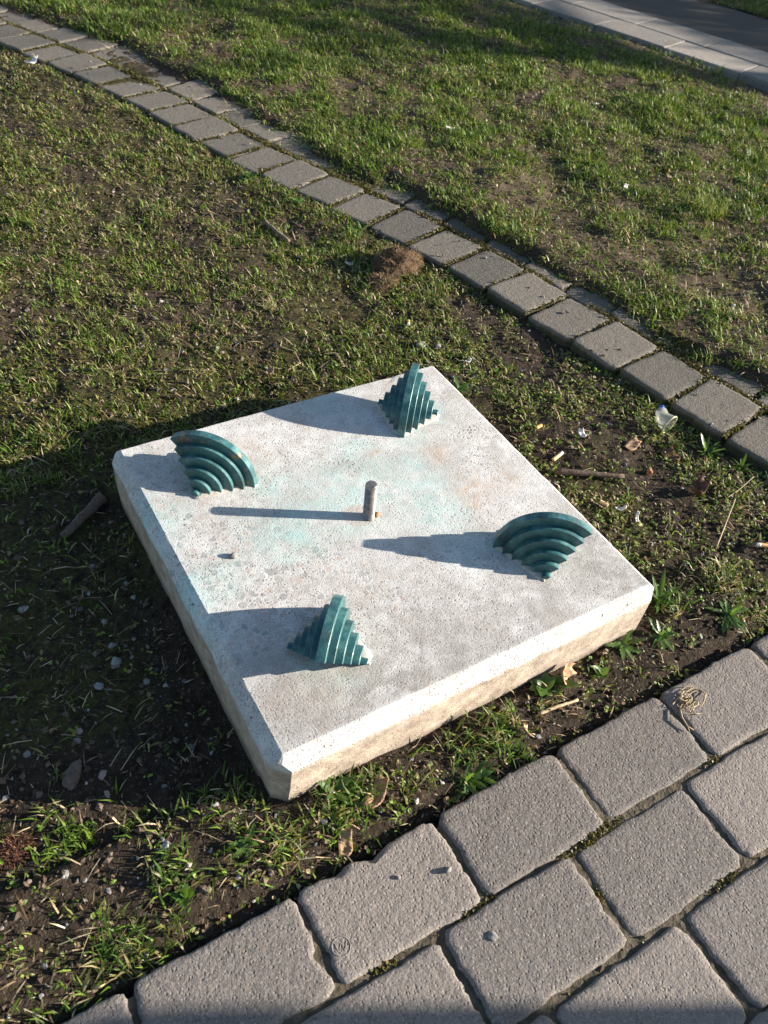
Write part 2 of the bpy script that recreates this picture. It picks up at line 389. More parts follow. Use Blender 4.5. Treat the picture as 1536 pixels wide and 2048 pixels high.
m_cig = mat_plain('cigarette_paper', (0.62, 0.6, 0.56), (0.8, 0.79, 0.76), 500, 0.8, 0.2, 0.0005)
m_stone = mat_plain('grey_stone', (0.12, 0.12, 0.125), (0.24, 0.235, 0.23), 140, 0.8, 0.5, 0.002)
m_stonep = mat_plain('pale_stone', (0.16, 0.155, 0.15), (0.34, 0.33, 0.315), 140, 0.8, 0.5, 0.002)
m_rust = mat_plain('rusty_grit', (0.25, 0.11, 0.05), (0.45, 0.24, 0.13), 200, 0.9, 0.5, 0.002)
m_nut = mat_plain('nut_shell', (0.30, 0.12, 0.055), (0.46, 0.22, 0.12), 120, 0.5, 0.2, 0.001)
k = M('zinc_rod', 0.42, 0.5); k.b.inputs['Metallic'].default_value = 0.75
m_zinc = k.fin(k.mix(k.ramp(k.noise(160, 4), [(0.35, 0.0), (0.65, 1.0)]), (0.17, 0.155, 0.145), (0.34, 0.32, 0.305)))
k = M('thin_plastic', 0.35, 0.5); k.b.inputs['Base Color'].default_value = (0.55, 0.56, 0.50, 1)
tr = k.n.new('ShaderNodeBsdfTransparent'); mx = k.n.new('ShaderNodeMixShader'); mx.inputs[0].default_value = 0.4
k.l.new(tr.outputs[0], mx.inputs[1]); k.l.new(k.b.outputs[0], mx.inputs[2]); k.l.new(mx.outputs[0], k.o.inputs[0]); m_plastic = k.m
m_rim = mat_plain('plastic_rim', (0.36, 0.35, 0.22), (0.5, 0.48, 0.34), 80, 0.3, 0.1, 0.0005, 0.5)
m_blue = mat_plain('blue_film', (0.03, 0.08, 0.45), (0.06, 0.14, 0.6), 80, 0.4, 0.1, 0.0005)

# ------------------------------------------------------------------ layout of the place
SA = 0.33; SC = 0.0185; SO = SA + SC; SH = 0.119           # plinth: half top, chamfer, half outer, height
PV_Y = -0.456; PV_Z = 0.009                                # pavement edge and level
PATH = np.array([(1.02, -2.2), (0.985, -1.2), (0.955, -0.7), (0.932, -0.4), (0.901, -0.144), (0.856, 0.113), (0.772, 0.558), (0.668, 0.994),
                 (0.492, 1.481), (0.395, 1.80), (0.255, 2.325), (0.021, 2.897), (-0.20, 3.36), (-0.6, 4.1), (-1.2, 5.1)])
PT_Z = 0.021
def smooth_poly(P, n=8):
    out = []
    for i in range(len(P) - 1):
        p0 = P[max(i - 1, 0)]; p1 = P[i]; p2 = P[i + 1]; p3 = P[min(i + 2, len(P) - 1)]
        for t in np.linspace(0, 1, n, endpoint=False):
            out.append(0.5 * ((2 * p1) + (-p0 + p2) * t + (2 * p0 - 5 * p1 + 4 * p2 - p3) * t * t + (-p0 + 3 * p1 - 3 * p2 + p3) * t ** 3))
    out.append(P[-1])
    return np.array(out)
PC = smooth_poly(PATH)
PCS = np.concatenate([[0], np.cumsum(np.linalg.norm(np.diff(PC, axis=0), axis=1))])
def path_at(s):
    x = np.interp(s, PCS, PC[:, 0]); y = np.interp(s, PCS, PC[:, 1])
    x2 = np.interp(s + 0.02, PCS, PC[:, 0]); y2 = np.interp(s + 0.02, PCS, PC[:, 1])
    t = np.array([x2 - x, y2 - y]); t /= np.linalg.norm(t)
    return np.array([x, y]), t, np.array([t[1], -t[0]])   # normal to the far (right-hand) side
def path_so(x, y):
    """signed offset from the near edge (positive across the path) and arc length"""
    x = np.asarray(x, float).ravel(); y = np.asarray(y, float).ravel()
    best = np.full(len(x), 1e9); off = np.zeros(len(x)); sl = np.zeros(len(x))
    for i in range(0, len(PC) - 1, 2):
        j = min(i + 2, len(PC) - 1)
        a = PC[i]; d = PC[j] - a; L = np.linalg.norm(d); d = d / L
        px = x - a[0]; py = y - a[1]
        t = np.clip(px * d[0] + py * d[1], 0, L)
        dx = px - t * d[0]; dy = py - t * d[1]
        q = dx * dx + dy * dy
        m = q < best
        best[m] = q[m]; sg = np.where(px * d[1] - py * d[0] > 0, 1, -1)
        off[m] = (np.sqrt(q) * sg)[m]; sl[m] = PCS[i] + t[m]
    return off, sl
KN = np.array([0.9633, 0.2683]); KT = np.array([-0.2683, 0.9633]); KP = np.array([2.922, 2.33])   # footpath: normal away from the lawn, tangent, a point of its near edge
def kerb_o(x, y): return (np.asarray(x) - KP[0]) * KN[0] + (np.asarray(y) - KP[1]) * KN[1]
def slab_d(x, y):
    dx = np.abs(x) - SO; dy = np.abs(y) - SO
    return np.where((dx > 0) & (dy > 0), np.hypot(np.maximum(dx, 0), np.maximum(dy, 0)), np.maximum(dx, dy))

ROW1 = 0.174; JOINT = 0.015; ROW2 = 0.175
def ground_z(x, y, off=None):
    sh = np.shape(x); x = np.ravel(x).astype(float); y = np.ravel(y).astype(float)
    if off is None: off, _ = path_so(x, y)
    ko = kerb_o(x, y); sd = slab_d(x, y)
    n = fbm(x, y, 5, 3, 3) - 0.5; n2 = fbm(x, y, 24, 4, 11) - 0.5; n3 = fbm(x, y, 90, 2, 31) - 0.5
    rough = 0.022 * n + 0.016 * n2 + 0.006 * n3
    left = -0.003 - 0.001 * sstep(-0.35, -0.02, off) * sstep(0.9, 0.3, y) + 0.013 * sstep(0.8, 1.3, y) * sstep(-0.3, -0.03, off) - 0.012 * sstep(0.25, 0.03, sd) * sstep(-0.3, -0.42, x)
    right = PT_Z + 0.004 + 0.028 * (n + 0.25) + 0.01 * sstep(0.3, 0.9, off)
    ov = 0.10 * sstep(1.4, 2.4, y) - 0.03 * sstep(1.2, 0.2, y)
    f = sstep(0.21, 0.29, off - ov + 0.16 * (fbm(x, y, 7, 3, 51) - 0.5))
    z = left + (right - left) * f + rough * (1 - 0.45 * f * (off < 0.45))
    # soil between plinth and pavement
    fr = (y < -SO + 0.06) & (y > PV_Y - 0.05)
    z = np.where(fr & (off < 0), -0.001 + 0.012 * sstep(-0.43, -0.36, y) + rough * 0.8, z)
    z = np.where((off > 0.006) & (off < 0.235), np.minimum(z, PT_Z - 0.003 + 0.006 * n2), z)
    z = np.where((off > 0.006) & (off < 0.225 + ov + 0.15 * (fbm(x, y, 9, 3, 71) - 0.5)), np.minimum(z, PT_Z - 0.003 + 0.008 * n2), z)
    z = np.where((y < PV_Y) & (off < 0), -0.03 - 0.0 * z, z)
    pe = sstep(PV_Y + 0.012, PV_Y + 0.03, y)
    z = np.where((y >= PV_Y) & (y < PV_Y + 0.03) & (off < 0), np.minimum(z, -0.006 + 0.004 * n3 + 0.02 * (1 - 1) * pe), z)
    # up to the footpath: bare worn soil just below the slabs
    kz = 0.006 + 0.008 * n2
    f2 = sstep(-0.35, -0.05, ko)
    z = np.where(ko > -0.35, z * (1 - f2) + kz * f2, z)
    z = np.where((ko > 0) & (ko < 1.16), -0.03, z)
    z = np.where(ko >= 1.16, 0.02 + rough, z)
    z = np.where(sd < -0.02, -0.05, z)
    return z.reshape(sh)

# ---- the ground: one sheet, fine near the camera, reaching the horizon
def axis(lo, hi, step, far):
    a = list(np.arange(lo, hi, step)); s = step
    v = a[-1]
    while v < far: s *= 1.35; v += s; a.append(v)
    s = step; v = a[0]; pre = []
    while v > -far: s *= 1.35; v -= s; pre.append(v)
    return np.array(pre[::-1] + a)
gx = axis(-1.0, 2.2, 0.0095, 90.0); gy = axis(-0.9, 3.0, 0.0095, 90.0)
GX, GY = np.meshgrid(gx, gy)
fx, fy = GX.ravel(), GY.ravel()
foff, fsl = path_so(fx, fy)
fz = ground_z(fx, fy, foff)
nx, ny = len(gx), len(gy)
idx = np.arange(nx * ny).reshape(ny, nx)
quads = np.stack([idx[:-1, :-1], idx[:-1, 1:], idx[1:, 1:], idx[1:, :-1]], -1).reshape(-1, 4)
ko = kerb_o(fx, fy)
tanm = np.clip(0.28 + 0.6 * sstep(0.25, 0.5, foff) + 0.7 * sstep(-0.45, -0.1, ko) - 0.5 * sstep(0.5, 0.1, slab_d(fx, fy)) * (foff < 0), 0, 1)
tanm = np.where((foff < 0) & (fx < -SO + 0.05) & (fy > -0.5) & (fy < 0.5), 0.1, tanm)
mossm = np.clip(sstep(0.42, 0.62, fbm(fx, fy, 3.2, 3, 77)) * (0.6 + 0.4 * (foff < 0)), 0, 1) * (1 - sstep(-0.4, -0.1, ko))
mossm = np.where((foff > 0) & (foff < 0.24), 0.9, mossm)
cols = np.stack([tanm, mossm, tanm * 0], -1)
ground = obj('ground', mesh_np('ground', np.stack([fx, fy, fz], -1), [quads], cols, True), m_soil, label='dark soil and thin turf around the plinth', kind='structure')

# ------------------------------------------------------------------ pavers
def paver_mesh(name, lx, ly, h, n=18, rr=0.0135, bev=0.0042, jit=0.0019, seed=0, chips=()):
    """lx by ly block, top at z=0; chips: (t along outline 0..1, depth, half width)"""
    g = np.random.default_rng(seed)
    P = []
    hx, hy = lx / 2, ly / 2
    corners = [(hx - rr, hy - rr, 0), (-hx + rr, hy - rr, 90), (-hx + rr, -hy + rr, 180), (hx - rr, -hy + rr, 270)]
    for ci, (cx, cy, a0) in enumerate(corners):
        for a in np.linspace(a0, a0 + 90, 6):
            P.append((cx + rr * math.cos(R(a)), cy + rr * math.sin(R(a))))
        nxt = corners[(ci + 1) % 4]
        a = R(a0 + 90)
        s = np.array([cx + rr * math.cos(a), cy + rr * math.sin(a)]); e = np.array([nxt[0] + rr * math.cos(R(nxt[2])), nxt[1] + rr * math.sin(R(nxt[2]))])
        for t in np.linspace(0, 1, n + 2)[1:-1]: P.append(tuple(s + (e - s) * t))
    P = np.array(P); N = len(P)
    ph = g.random(6) * 6.28
    t = np.arange(N) / N
    rad = sum(np.sin(2 * np.pi * f * t + ph[i]) * a for i, (f, a) in enumerate([(2, .9), (5, .7), (9, .6), (17, .5), (29, .4), (41, .3)])) * jit * 0.7
    rad += (g.random(N) - 0.5) * jit
    dep = np.zeros(N)
    for (tc, d, hw) in chips:
        dd = np.abs((t - tc + 0.5) % 1 - 0.5)
        m = np.clip(1 - dd / hw, 0, 1) ** 0.5
        rad -= d * m * (0.8 + 0.4 * g.random(N)); dep -= m * 0.004
    nrm = P / np.linalg.norm(P, axis=1)[:, None]
    V = []; rings = [(0.0, -h), (0.0, -bev * 1.3), (-bev * 0.25, -bev * 0.45), (-bev * 0.9, -bev * 0.08), (-bev * 2.4, 0.0)]
    for ri, (o, z) in enumerate(rings):
        zz = z + (g.random(N) - 0.5) * (0.0012 if 0 < ri < 4 else 0.0) + (dep if ri in (1, 2, 3) else 0)
        q = P * np.array([1 + o / hx, 1 + o / hy]) + nrm * (rad * (1 if ri < 4 else 0.8))[:, None]
        V.append(np.column_stack([q, zz]))
    V = np.concatenate(V)
    F = []
    nr = len(rings)
    i = np.arange(N); j = (i + 1) % N
    for r in range(nr - 1): F.append(np.stack([r * N + i, r * N + j, (r + 1) * N + j, (r + 1) * N + i], -1))
    me = mesh_np(name, V, [np.concatenate(F), ((nr - 1) * N + i)[None]], smooth=True)
    me.polygons[len(me.polygons) - 1].use_smooth = False
    return me

pavement = obj('pavement', None, kind='structure', label='grey concrete block pavement along the bottom of the view')
pv_me = [paver_mesh('paver', 0.2100, 0.1265, 0.06, seed=i) for i in range(6)]
for me in pv_me: me.materials.append(m_paver)
chip_me = paver_mesh('paver', 0.2100, 0.1265, 0.06, seed=21, chips=[(0.145, 0.010, 0.03), (0.205, 0.005, 0.02)]); chip_me.materials.append(m_paver)
chip2_me = paver_mesh('paver', 0.2100, 0.1265, 0.06, seed=22, chips=[(0.86, 0.004, 0.03), (0.70, 0.003, 0.03)]); chip2_me.materials.append(m_paver)
row_off = [0.06, -0.02, 0.055, -0.03, 0.07, 0.0, 0.05]
marked = None
for r in range(7):
    yc = PV_Y - 0.0655 - r * 0.1335
    for kx in range(-7, 9):
        xl = row_off[r] + kx * 0.2175
        xc = xl + 0.10875
        if xc > 0.93 - 0.0 * yc: continue
        if xc < -1.3 or (r > 4 and abs(xc) > 0.9): continue
        me = random.choice(pv_me)
        flip = random.choice([0, math.pi])
        if r == 0 and kx == -2: me, flip = chip_me, 0
        if r == 0 and kx == -3: me, flip = chip2_me, 0
        o = obj('paver', me, None, pavement, (xc + random.uniform(-.003, .003), yc + random.uniform(-.003, .003), PV_Z + random.uniform(-.0025, .002)))
        o.rotation_euler = (random.uniform(-.008, .008), random.uniform(-.008, .008), flip + random.uniform(-.014, .014))
        if r == 0 and kx == -2: marked = o; o['label'] = 'chipped paver with a small round embossed mark'
# embossed round mark with a W
V = []; F = []
def add(vf):
    b = len(V); V.extend(vf[0]); F.extend([tuple(i + b for i in f) for f in vf[1]])
rp = [(0.0115 * math.cos(a), 0.0115 * math.sin(a), 0) for a in np.linspace(0, 2 * math.pi, 28)]
add(tube(rp, [0.0009] * 28, 6, False))
for a, b in [((-.0075, .005), (-.004, -.006)), ((-.004, -.006), (0, .003)), ((0, .003), (.004, -.006)), ((.004, -.006), (.0075, .005))]:
    add(tube([(*a, 0), (*b, 0)], [0.0009, 0.0009], 6))
mk = obj('maker_mark', pyme('maker_mark', V, F, True), m_paver, marked, (-0.085, -0.022, -0.0003), -0.25)
# sand in the joints
jx = np.arange(-1.35, 0.93, 0.012); jy = np.arange(-1.42, PV_Y - 0.004, 0.012)
JX, JY = np.meshgrid(jx, jy); jz = 0.0044 + 0.004 * (fbm(JX, JY, 20, 3, 5) - 0.5) + 0.002 * (fbm(JX, JY, 90, 2, 6) - .5)
ji = np.arange(JX.size).reshape(JX.shape)
obj('joint_sand', mesh_np('joint_sand', np.stack([JX.ravel(), JY.ravel(), jz.ravel()], -1), [np.stack([ji[:-1, :-1], ji[:-1, 1:], ji[1:, 1:], ji[1:, :-1]], -1).reshape(-1, 4)], smooth=True), m_sand, pavement)

# ---- the narrow path, two rows of blocks
path = obj('paved_path', None, kind='structure', label='narrow two-row block path curving through the lawn')
pp = [paver_mesh('paver', ROW1, 0.1405, 0.06, n=8, rr=0.014, bev=0.005, jit=0.002, seed=40 + i) for i in range(5)]
for me in pp: me.materials.append(m_paver2)
pitch = 0.1475
s0 = np.interp(-0.036, PC[:, 1], PCS) % pitch
pi_ = 0
for row in range(2):
    s = s0 + (0.06 if row else 0)
    while s < PCS[-1] - 0.2:
        c, t, nn = path_at(s + pitch / 2)
        o_ = ROW1 / 2 if row == 0 else ROW1 + JOINT + ROW2 / 2
        p = c + nn * (o_ + random.uniform(-.003, .003))
        if p[1] > -1.6 and p[1] < 4.2:
            o = obj('paver', random.choice(pp), None, path, (p[0], p[1], PT_Z + random.uniform(-.005, .003) - 0.004 * row))
            o.rotation_euler = (random.uniform(-.03, .03), random.uniform(-.035, .035), math.atan2(nn[1], nn[0]) + random.uniform(-.05, .05) + random.choice([0, math.pi]))
        s += pitch * (1.0 if row == 0 else 0.99)

# ---- footpath of slabs with asphalt behind, top right
foot = obj('footpath', None, kind='structure', label='pale slab footpath edging in the upper right corner')
ks = [paver_mesh('slab', 0.214, 0.4005, 0.06, n=10, rr=0.006, bev=0.004, jit=0.001, seed=60 + i) for i in range(3)]
ks2 = [paver_mesh('slab', 0.238, 0.4005, 0.06, n=10, rr=0.006, bev=0.004, jit=0.001, seed=70 + i) for i in range(3)]
for me in ks + ks2: me.materials.append(m_kerb)
for row in range(2):
    for i in range(-9, 9):
        u = i * 0.402 + (0.02 if row else 0.12)
        p = KP + KT * u + KN * (0.108 if row == 0 else 0.108 + 0.108 + 0.012 + 0.118)
        o = obj('slab', random.choice(ks if row == 0 else ks2), None, foot, (p[0], p[1], 0.024 + random.uniform(-.002, .002)), math.atan2(KN[1], KN[0]) + random.uniform(-.006, .006))
V = []; 
for u in (-6, 6):
    for d, z in ((0.46, 0.017), (1.165, 0.014), (0.002, 0.0)):
        V.append((*(KP + KT * u + KN * d), z))
obj('road', pyme('road', [V[0], V[1], V[4], V[3]], [(0, 1, 2, 3)]), m_asph, label='grey asphalt lane in shade beyond the footpath', kind='structure')
obj('joint_fill', pyme('joint_fill', [(*(KP + KT * u + KN * d), 0.01) for u, d in ((-4, 0.004), (-4, 0.462), (4, 0.462), (4, 0.004))], [(0, 1, 2, 3)]), m_sand, foot)

# ------------------------------------------------------------------ the plinth
plinth = obj('concrete_plinth', None, label='square pale concrete plinth carrying four stepped bronze fins and a threaded rod', cat='plinth')
lim = 2 * SO - 0.0235
def slab_ring(e, n=46):
    k_ = max(0.0016, 2 * e - lim)
    pts = []
    for (sx, sy) in ((1, 1), (-1, 1), (-1, -1), (1, -1)):
        a = np.array([sx * e, sy * (e - k_)]); b = np.array([sx * (e - k_), sy * e])
        if sx * sy < 0: a, b = b, a
        nxt = {(1, 1): np.array([-(e - k_), e]), (-1, 1): np.array([-e, -(e - k_)]), (-1, -1): np.array([e - k_, -e]), (1, -1): np.array([e, e - k_])}[(sx, sy)]
        for t in np.linspace(0, 1, 4): pts.append(a + (b - a) * t)
        for t in np.linspace(0, 1, n + 2)[1:-1]: pts.append(b + (nxt - b) * t)
    return np.array(pts)
rings = [(SO - .006, -.06, .001), (SO - .0035, 0.0, .0012), (SO - .001, 0.05, .0012), (SO, SH - SC - .001, .0012), (SO - .0008, SH - SC + .0006, .0012), (SA + .009, SH - .009 + .0004, .0010),
         (SA + .0008, SH - .0006, .0009), (SA - .0008, SH, .0003), (SA - .02, SH, 0)]
V = []; N = None
g = np.random.default_rng(3)
for e, z, j in rings:
    q = slab_ring(e); N = len(q)
    th = np.arctan2(q[:, 1], q[:, 0])
    low = (fbm(q[:, 0] * 1.0, q[:, 1] * 1.0, 40, 3, 9) - 0.5)
    rr = 1 + (low * j * 2.2 + (g.random(N) - 0.5) * j * 0.6) / np.linalg.norm(q, axis=1)
    ch = np.clip(vnoise(q[:, 0] + 5, q[:, 1] + 5, 22, 77) - 0.8, 0, 1) * (0.02 if abs(z - SH) < .004 or abs(z - SH + SC) < .003 else 0)
    rr = rr - ch / np.linalg.norm(q, axis=1)
    V.append(np.column_stack([q * rr[:, None], z - ch * 0.3 * (e > SA - .01) + (g.random(N) - .5) * j * 0.5 * (z < SH)]))
V = np.concatenate(V + [np.array([[0, 0, SH]])])
i = np.arange(N); jn = (i + 1) % N; nr = len(rings)
q4 = np.concatenate([np.stack([r * N + i, r * N + jn, (r + 1) * N + jn, (r + 1) * N + i], -1) for r in range(nr - 1)])
tri = np.stack([(nr - 1) * N + i, (nr - 1) * N + jn, np.full(N, nr * N)], -1)
slab = obj('slab', mesh_np('slab', V, [q4, tri]), m_conc, plinth, label='worn concrete slab with chamfered edges and turquoise stains')

# bronze fins: eleven plates each, radii falling off to either side of the middle one
FR, FW, FRM, FTH = 0.0895, 0.0590, 0.0090, R(131)
TPL = 2 * FW / 11.35
TC = TPL * 1.35
def plate_mesh(r, th, rust=0.0, n=26, b=0.0006):
    """sector prism: angle 0 = foot on the slab, FTH = raised overhanging end; local x towards the rod, z up, y across"""
    V = []; col = []
    h = th / 2
    ang = np.linspace(0, FTH, n)
    prof = [(r - b, -h, 0.15), (r, -h + b, 1), (r, h - b, 1), (r - b, h, 0.15)]
    for a in ang:
        for (q, y, c_) in prof:
            V.append((q * math.cos(a), y, q * math.sin(a))); col.append((c_, rust, 0))
    for y in (-h, h): V.append((0, y, 0)); col.append((0, 0, 0))
    base = len(ang) * 4
    F4 = []; F3 = []
    for k_ in range(n - 1):
        for p_ in range(3): F4.append((k_ * 4 + p_, k_ * 4 + p_ + 1, (k_ + 1) * 4 + p_ + 1, (k_ + 1) * 4 + p_))
        F3.append((k_ * 4, (k_ + 1) * 4, base)); F3.append(((k_ + 1) * 4 + 3, k_ * 4 + 3, base + 1))
    for k_ in (0, n - 1):
        q = [k_ * 4 + p_ for p_ in range(4)]
        F4.append((q[0], q[1], q[2], q[3])); F4.append((base, q[0], q[3], base + 1)) if k_ else F4.append((base + 1, q[3], q[0], base))
    V = np.array(V); 
    return mesh_np('plate', V, [np.array(F4), np.array(F3)], np.array(col))
pl_me = {}
for i_ in range(6):
    rr = FR + (FRM - FR) * i_ / 5
    pl_me[i_] = plate_mesh(rr, TPL if i_ else TC, 0.0); pl_me[i_].materials.append(m_bronze)
pl_rust = plate_mesh(FR, TC, 0.9); pl_rust.materials.append(m_bronze)
U = 0.33
fins = [((-1, 1), .915, -.012, .027, 'bronze fin by the left corner with a rust-brown patch on its rim'),
        ((1, -1), .890, -.029, .113, 'bronze fin by the right corner, ribs in dark shade'),
        ((1, 1), .921, -.043, .076, 'bronze fin by the far corner, rim facing the rod'),
        ((-1, -1), .915, -.029, .075, 'bronze fin by the near corner, overhanging end towards the viewer')]
def mortar_mesh(seed):
    g = np.random.default_rng(seed)
    # kite-shaped pad following the stepped feet, sloping off to the slab
    P = []
    out = [(FR + .004, 0), (FR * .55, FW * .55), (FRM + .005, FW + .004), (.000, FW + .003), (.001, FW * .5), (-.001, 0), (.001, -FW * .5), (.000, -FW - .003), (FRM + .005, -FW - .004), (FR * .55, -FW * .55)]
    out = np.array(out); M_ = len(out)
    for i_ in range(M_):
        for t in (0, .25, .5, .75): P.append(out[i_] + (out[(i_ + 1) % M_] - out[i_]) * t)
    P = np.array(P); n_ = len(P)
    P = P + (g.random((n_, 2)) - .5) * .005
    c_ = P.mean(0)
    V = [np.column_stack([P, np.full(n_, -.003)]), np.column_stack([P, 0.0006 + g.random(n_) * .0012]), np.column_stack([c_ + (P - c_) * .86, .003 + g.random(n_) * .0025]), np.column_stack([c_ + (P - c_) * .5, .004 + g.random(n_) * .002])]
    V = np.concatenate(V + [np.array([[*c_, .005]])])
    i_ = np.arange(n_); j_ = (i_ + 1) % n_
    f4 = np.concatenate([np.stack([r * n_ + i_, r * n_ + j_, (r + 1) * n_ + j_, (r + 1) * n_ + i_], -1) for r in range(3)])
    return mesh_np('mortar_bed', V, [f4, np.stack([3 * n_ + i_, 3 * n_ + j_, np.full(n_, 4 * n_)], -1)], smooth=True)
for fi, (d, rho, s_, yaw, lab) in enumerate(fins):
    a0 = math.atan2(-d[1], -d[0])
    ox = (math.cos(a0) * -rho - math.sin(a0) * s_) * U; oy = (math.sin(a0) * -rho + math.cos(a0) * s_) * U
    f = obj('stepped_fin', None, None, plinth, (ox, oy, SH), a0 + yaw, label=lab)
    for k_ in range(-5, 6):
        me = pl_rust if (k_ == 0 and fi == 0) else pl_me[abs(k_)]
        obj('plate', me, None, f, (0, k_ * TPL + (TC - TPL) / 2 * (k_ > 0) - (TC - TPL) / 2 * (k_ < 0), 0.0004))
    obj('mortar_bed', mortar_mesh(fi), m_mortar, f)
# threaded rod
prof = []
z = -0.01
while z < 0.0735:
    prof += [(0.0094, z), (0.0102, z + 0.0006), (0.0102, z + 0.0009), (0.0094, z + 0.0015)]; z += 0.0017
prof += [(0.0099, z), (0.0099, z + 0.001), (0.0088, z + 0.0032), (0.0, z + 0.0034)]
nn_ = 28; V = []; F = []
for (r_, z_) in prof:
    for k_ in range(nn_):
        a = 2 * math.pi * k_ / nn_; V.append((r_ * math.cos(a), r_ * math.sin(a), z_ + (0.0017 * k_ / nn_ if r_ > .0093 and z_ < .0735 else 0)))
for i_ in range(len(prof) - 1):
    for k_ in range(nn_):
        F.append((i_ * nn_ + k_, i_ * nn_ + (k_ + 1) % nn_, (i_ + 1) * nn_ + (k_ + 1) % nn_, (i_ + 1) * nn_ + k_))
rod = obj('threaded_rod', pyme('threaded_rod', V, F), m_zinc, plinth, (-0.013, -0.001, SH), label='upright zinc-plated threaded rod in the middle')
rod.rotation_euler = (0.0, -0.03, 0.3)

# ------------------------------------------------------------------ lumpy pieces
ICO_V = None
def ico():
    t = (1 + 5 ** .5) / 2
    v = np.array([(-1, t, 0), (1, t, 0), (-1, -t, 0), (1, -t, 0), (0, -1, t), (0, 1, t), (0, -1, -t), (0, 1, -t), (t, 0, -1), (t, 0, 1), (-t, 0, -1), (-t, 0, 1)], float)
    v /= np.linalg.norm(v[0])
    f = np.array([(0, 11, 5), (0, 5, 1), (0, 1, 7), (0, 7, 10), (0, 10, 11), (1, 5, 9), (5, 11, 4), (11, 10, 2), (10, 7, 6), (7, 1, 8), (3, 9, 4), (3, 4, 2), (3, 2, 6), (3, 6, 8), (3, 8, 9), (4, 9, 5), (2, 4, 11), (6, 2, 10), (8, 6, 7), (9, 8, 1)])
    return v, f
IV, IF = ico()
OV = np.array([(1, 0, 0), (-1, 0, 0), (0, 1, 0), (0, -1, 0), (0, 0, 1), (0, 0, -1)], float)
OF = np.array([(0, 2, 4), (2, 1, 4), (1, 3, 4), (3, 0, 4), (2, 0, 5), (1, 2, 5), (3, 1, 5), (0, 3, 5)])
def lumps(base, faces, P, size, cols, flat=0.7, jit=0.35):
    n = len(P); nv = len(base)
    V = base[None] * (1 + (rng.random((n, nv, 1)) - .5) * 2 * jit)
    sc = np.stack([0.75 + 0.6 * rng.random(n), 0.75 + 0.6 * rng.random(n), flat * (0.7 + 0.6 * rng.random(n))], -1)
    V = V * sc[:, None] * size[:, None, None]
    tx = (rng.random(n) - .5) * 0.9; c, s = np.cos(tx)[:, None], np.sin(tx)[:, None]
    y, zz = V[..., 1] * c - V[..., 2] * s, V[..., 1] * s + V[..., 2] * c
    a = rng.random(n) * 6.283; c, s = np.cos(a)[:, None], np.sin(a)[:, None]
    x2, y2 = V[..., 0] * c - y * s, V[..., 0] * s + y * c
    V = np.stack([x2, y2, zz], -1) + P[:, None]
    F = (faces[None] + (np.arange(n) * nv)[:, None, None]).reshape(-1, 3)
    return V.reshape(-1, 3), F, np.repeat(cols, nv, 0)

def blades(P, head, L, W, lean, cols, curl=0.8):
    """grass blades as five-vertex strips"""
    n = len(P)
    dx, dy = np.cos(head), np.sin(head)
    px, py = -dy, dx
    l1 = L * 0.55; l2 = L * 0.5
    le2 = np.minimum(lean + curl * (0.3 + rng.random(n)), 2.0)
    V = np.zeros((n, 5, 3))
    m = P + np.stack([dx * np.sin(lean) * l1, dy * np.sin(lean) * l1, np.cos(lean) * l1], -1)
    t = m + np.stack([dx * np.sin(le2) * l2, dy * np.sin(le2) * l2, np.cos(le2) * l2], -1)
    w = np.stack([px, py, np.zeros(n)], -1) * (W / 2)[:, None]
    V[:, 0] = P - w * .8; V[:, 1] = P + w * .8; V[:, 2] = m + w; V[:, 3] = m - w; V[:, 4] = t
    b = (np.arange(n) * 5)[:, None]
    return V.reshape(-1, 3), b + np.array([[0, 1, 2, 3]]), b + np.array([[3, 2, 4]]), np.repeat(cols, 5, 0)
def leaflets(P, head, L, W, tilt, cols):
    n = len(P)
    d = np.stack([np.cos(head) * np.cos(tilt), np.sin(head) * np.cos(tilt), np.sin(tilt)], -1)
    s = np.stack([-np.sin(head), np.cos(head), (rng.random(n) - .5) * 0.8], -1)
    V = np.zeros((n, 6, 3))
    up = np.array([0, 0, 1.])
    V[:, 0] = P
    V[:, 1] = P + d * (L * .35)[:, None] + s * (W * .45)[:, None] + up * (W * .12)[:, None]
    V[:, 2] = P + d * (L * .75)[:, None] + s * (W * .42)[:, None]
    V[:, 3] = P + d * L[:, None] - up * (L * .15)[:, None]
    V[:, 4] = P + d * (L * .75)[:, None] - s * (W * .42)[:, None]
    V[:, 5] = P + d * (L * .35)[:, None] - s * (W * .45)[:, None] + up * (W * .12)[:, None]
    b = (np.arange(n) * 6)[:, None]
    return V.reshape(-1, 3), np.concatenate([b + np.array([[0, 1, 2, 5]]), b + np.array([[5, 2, 3, 4]])]), np.repeat(cols, 6, 0)

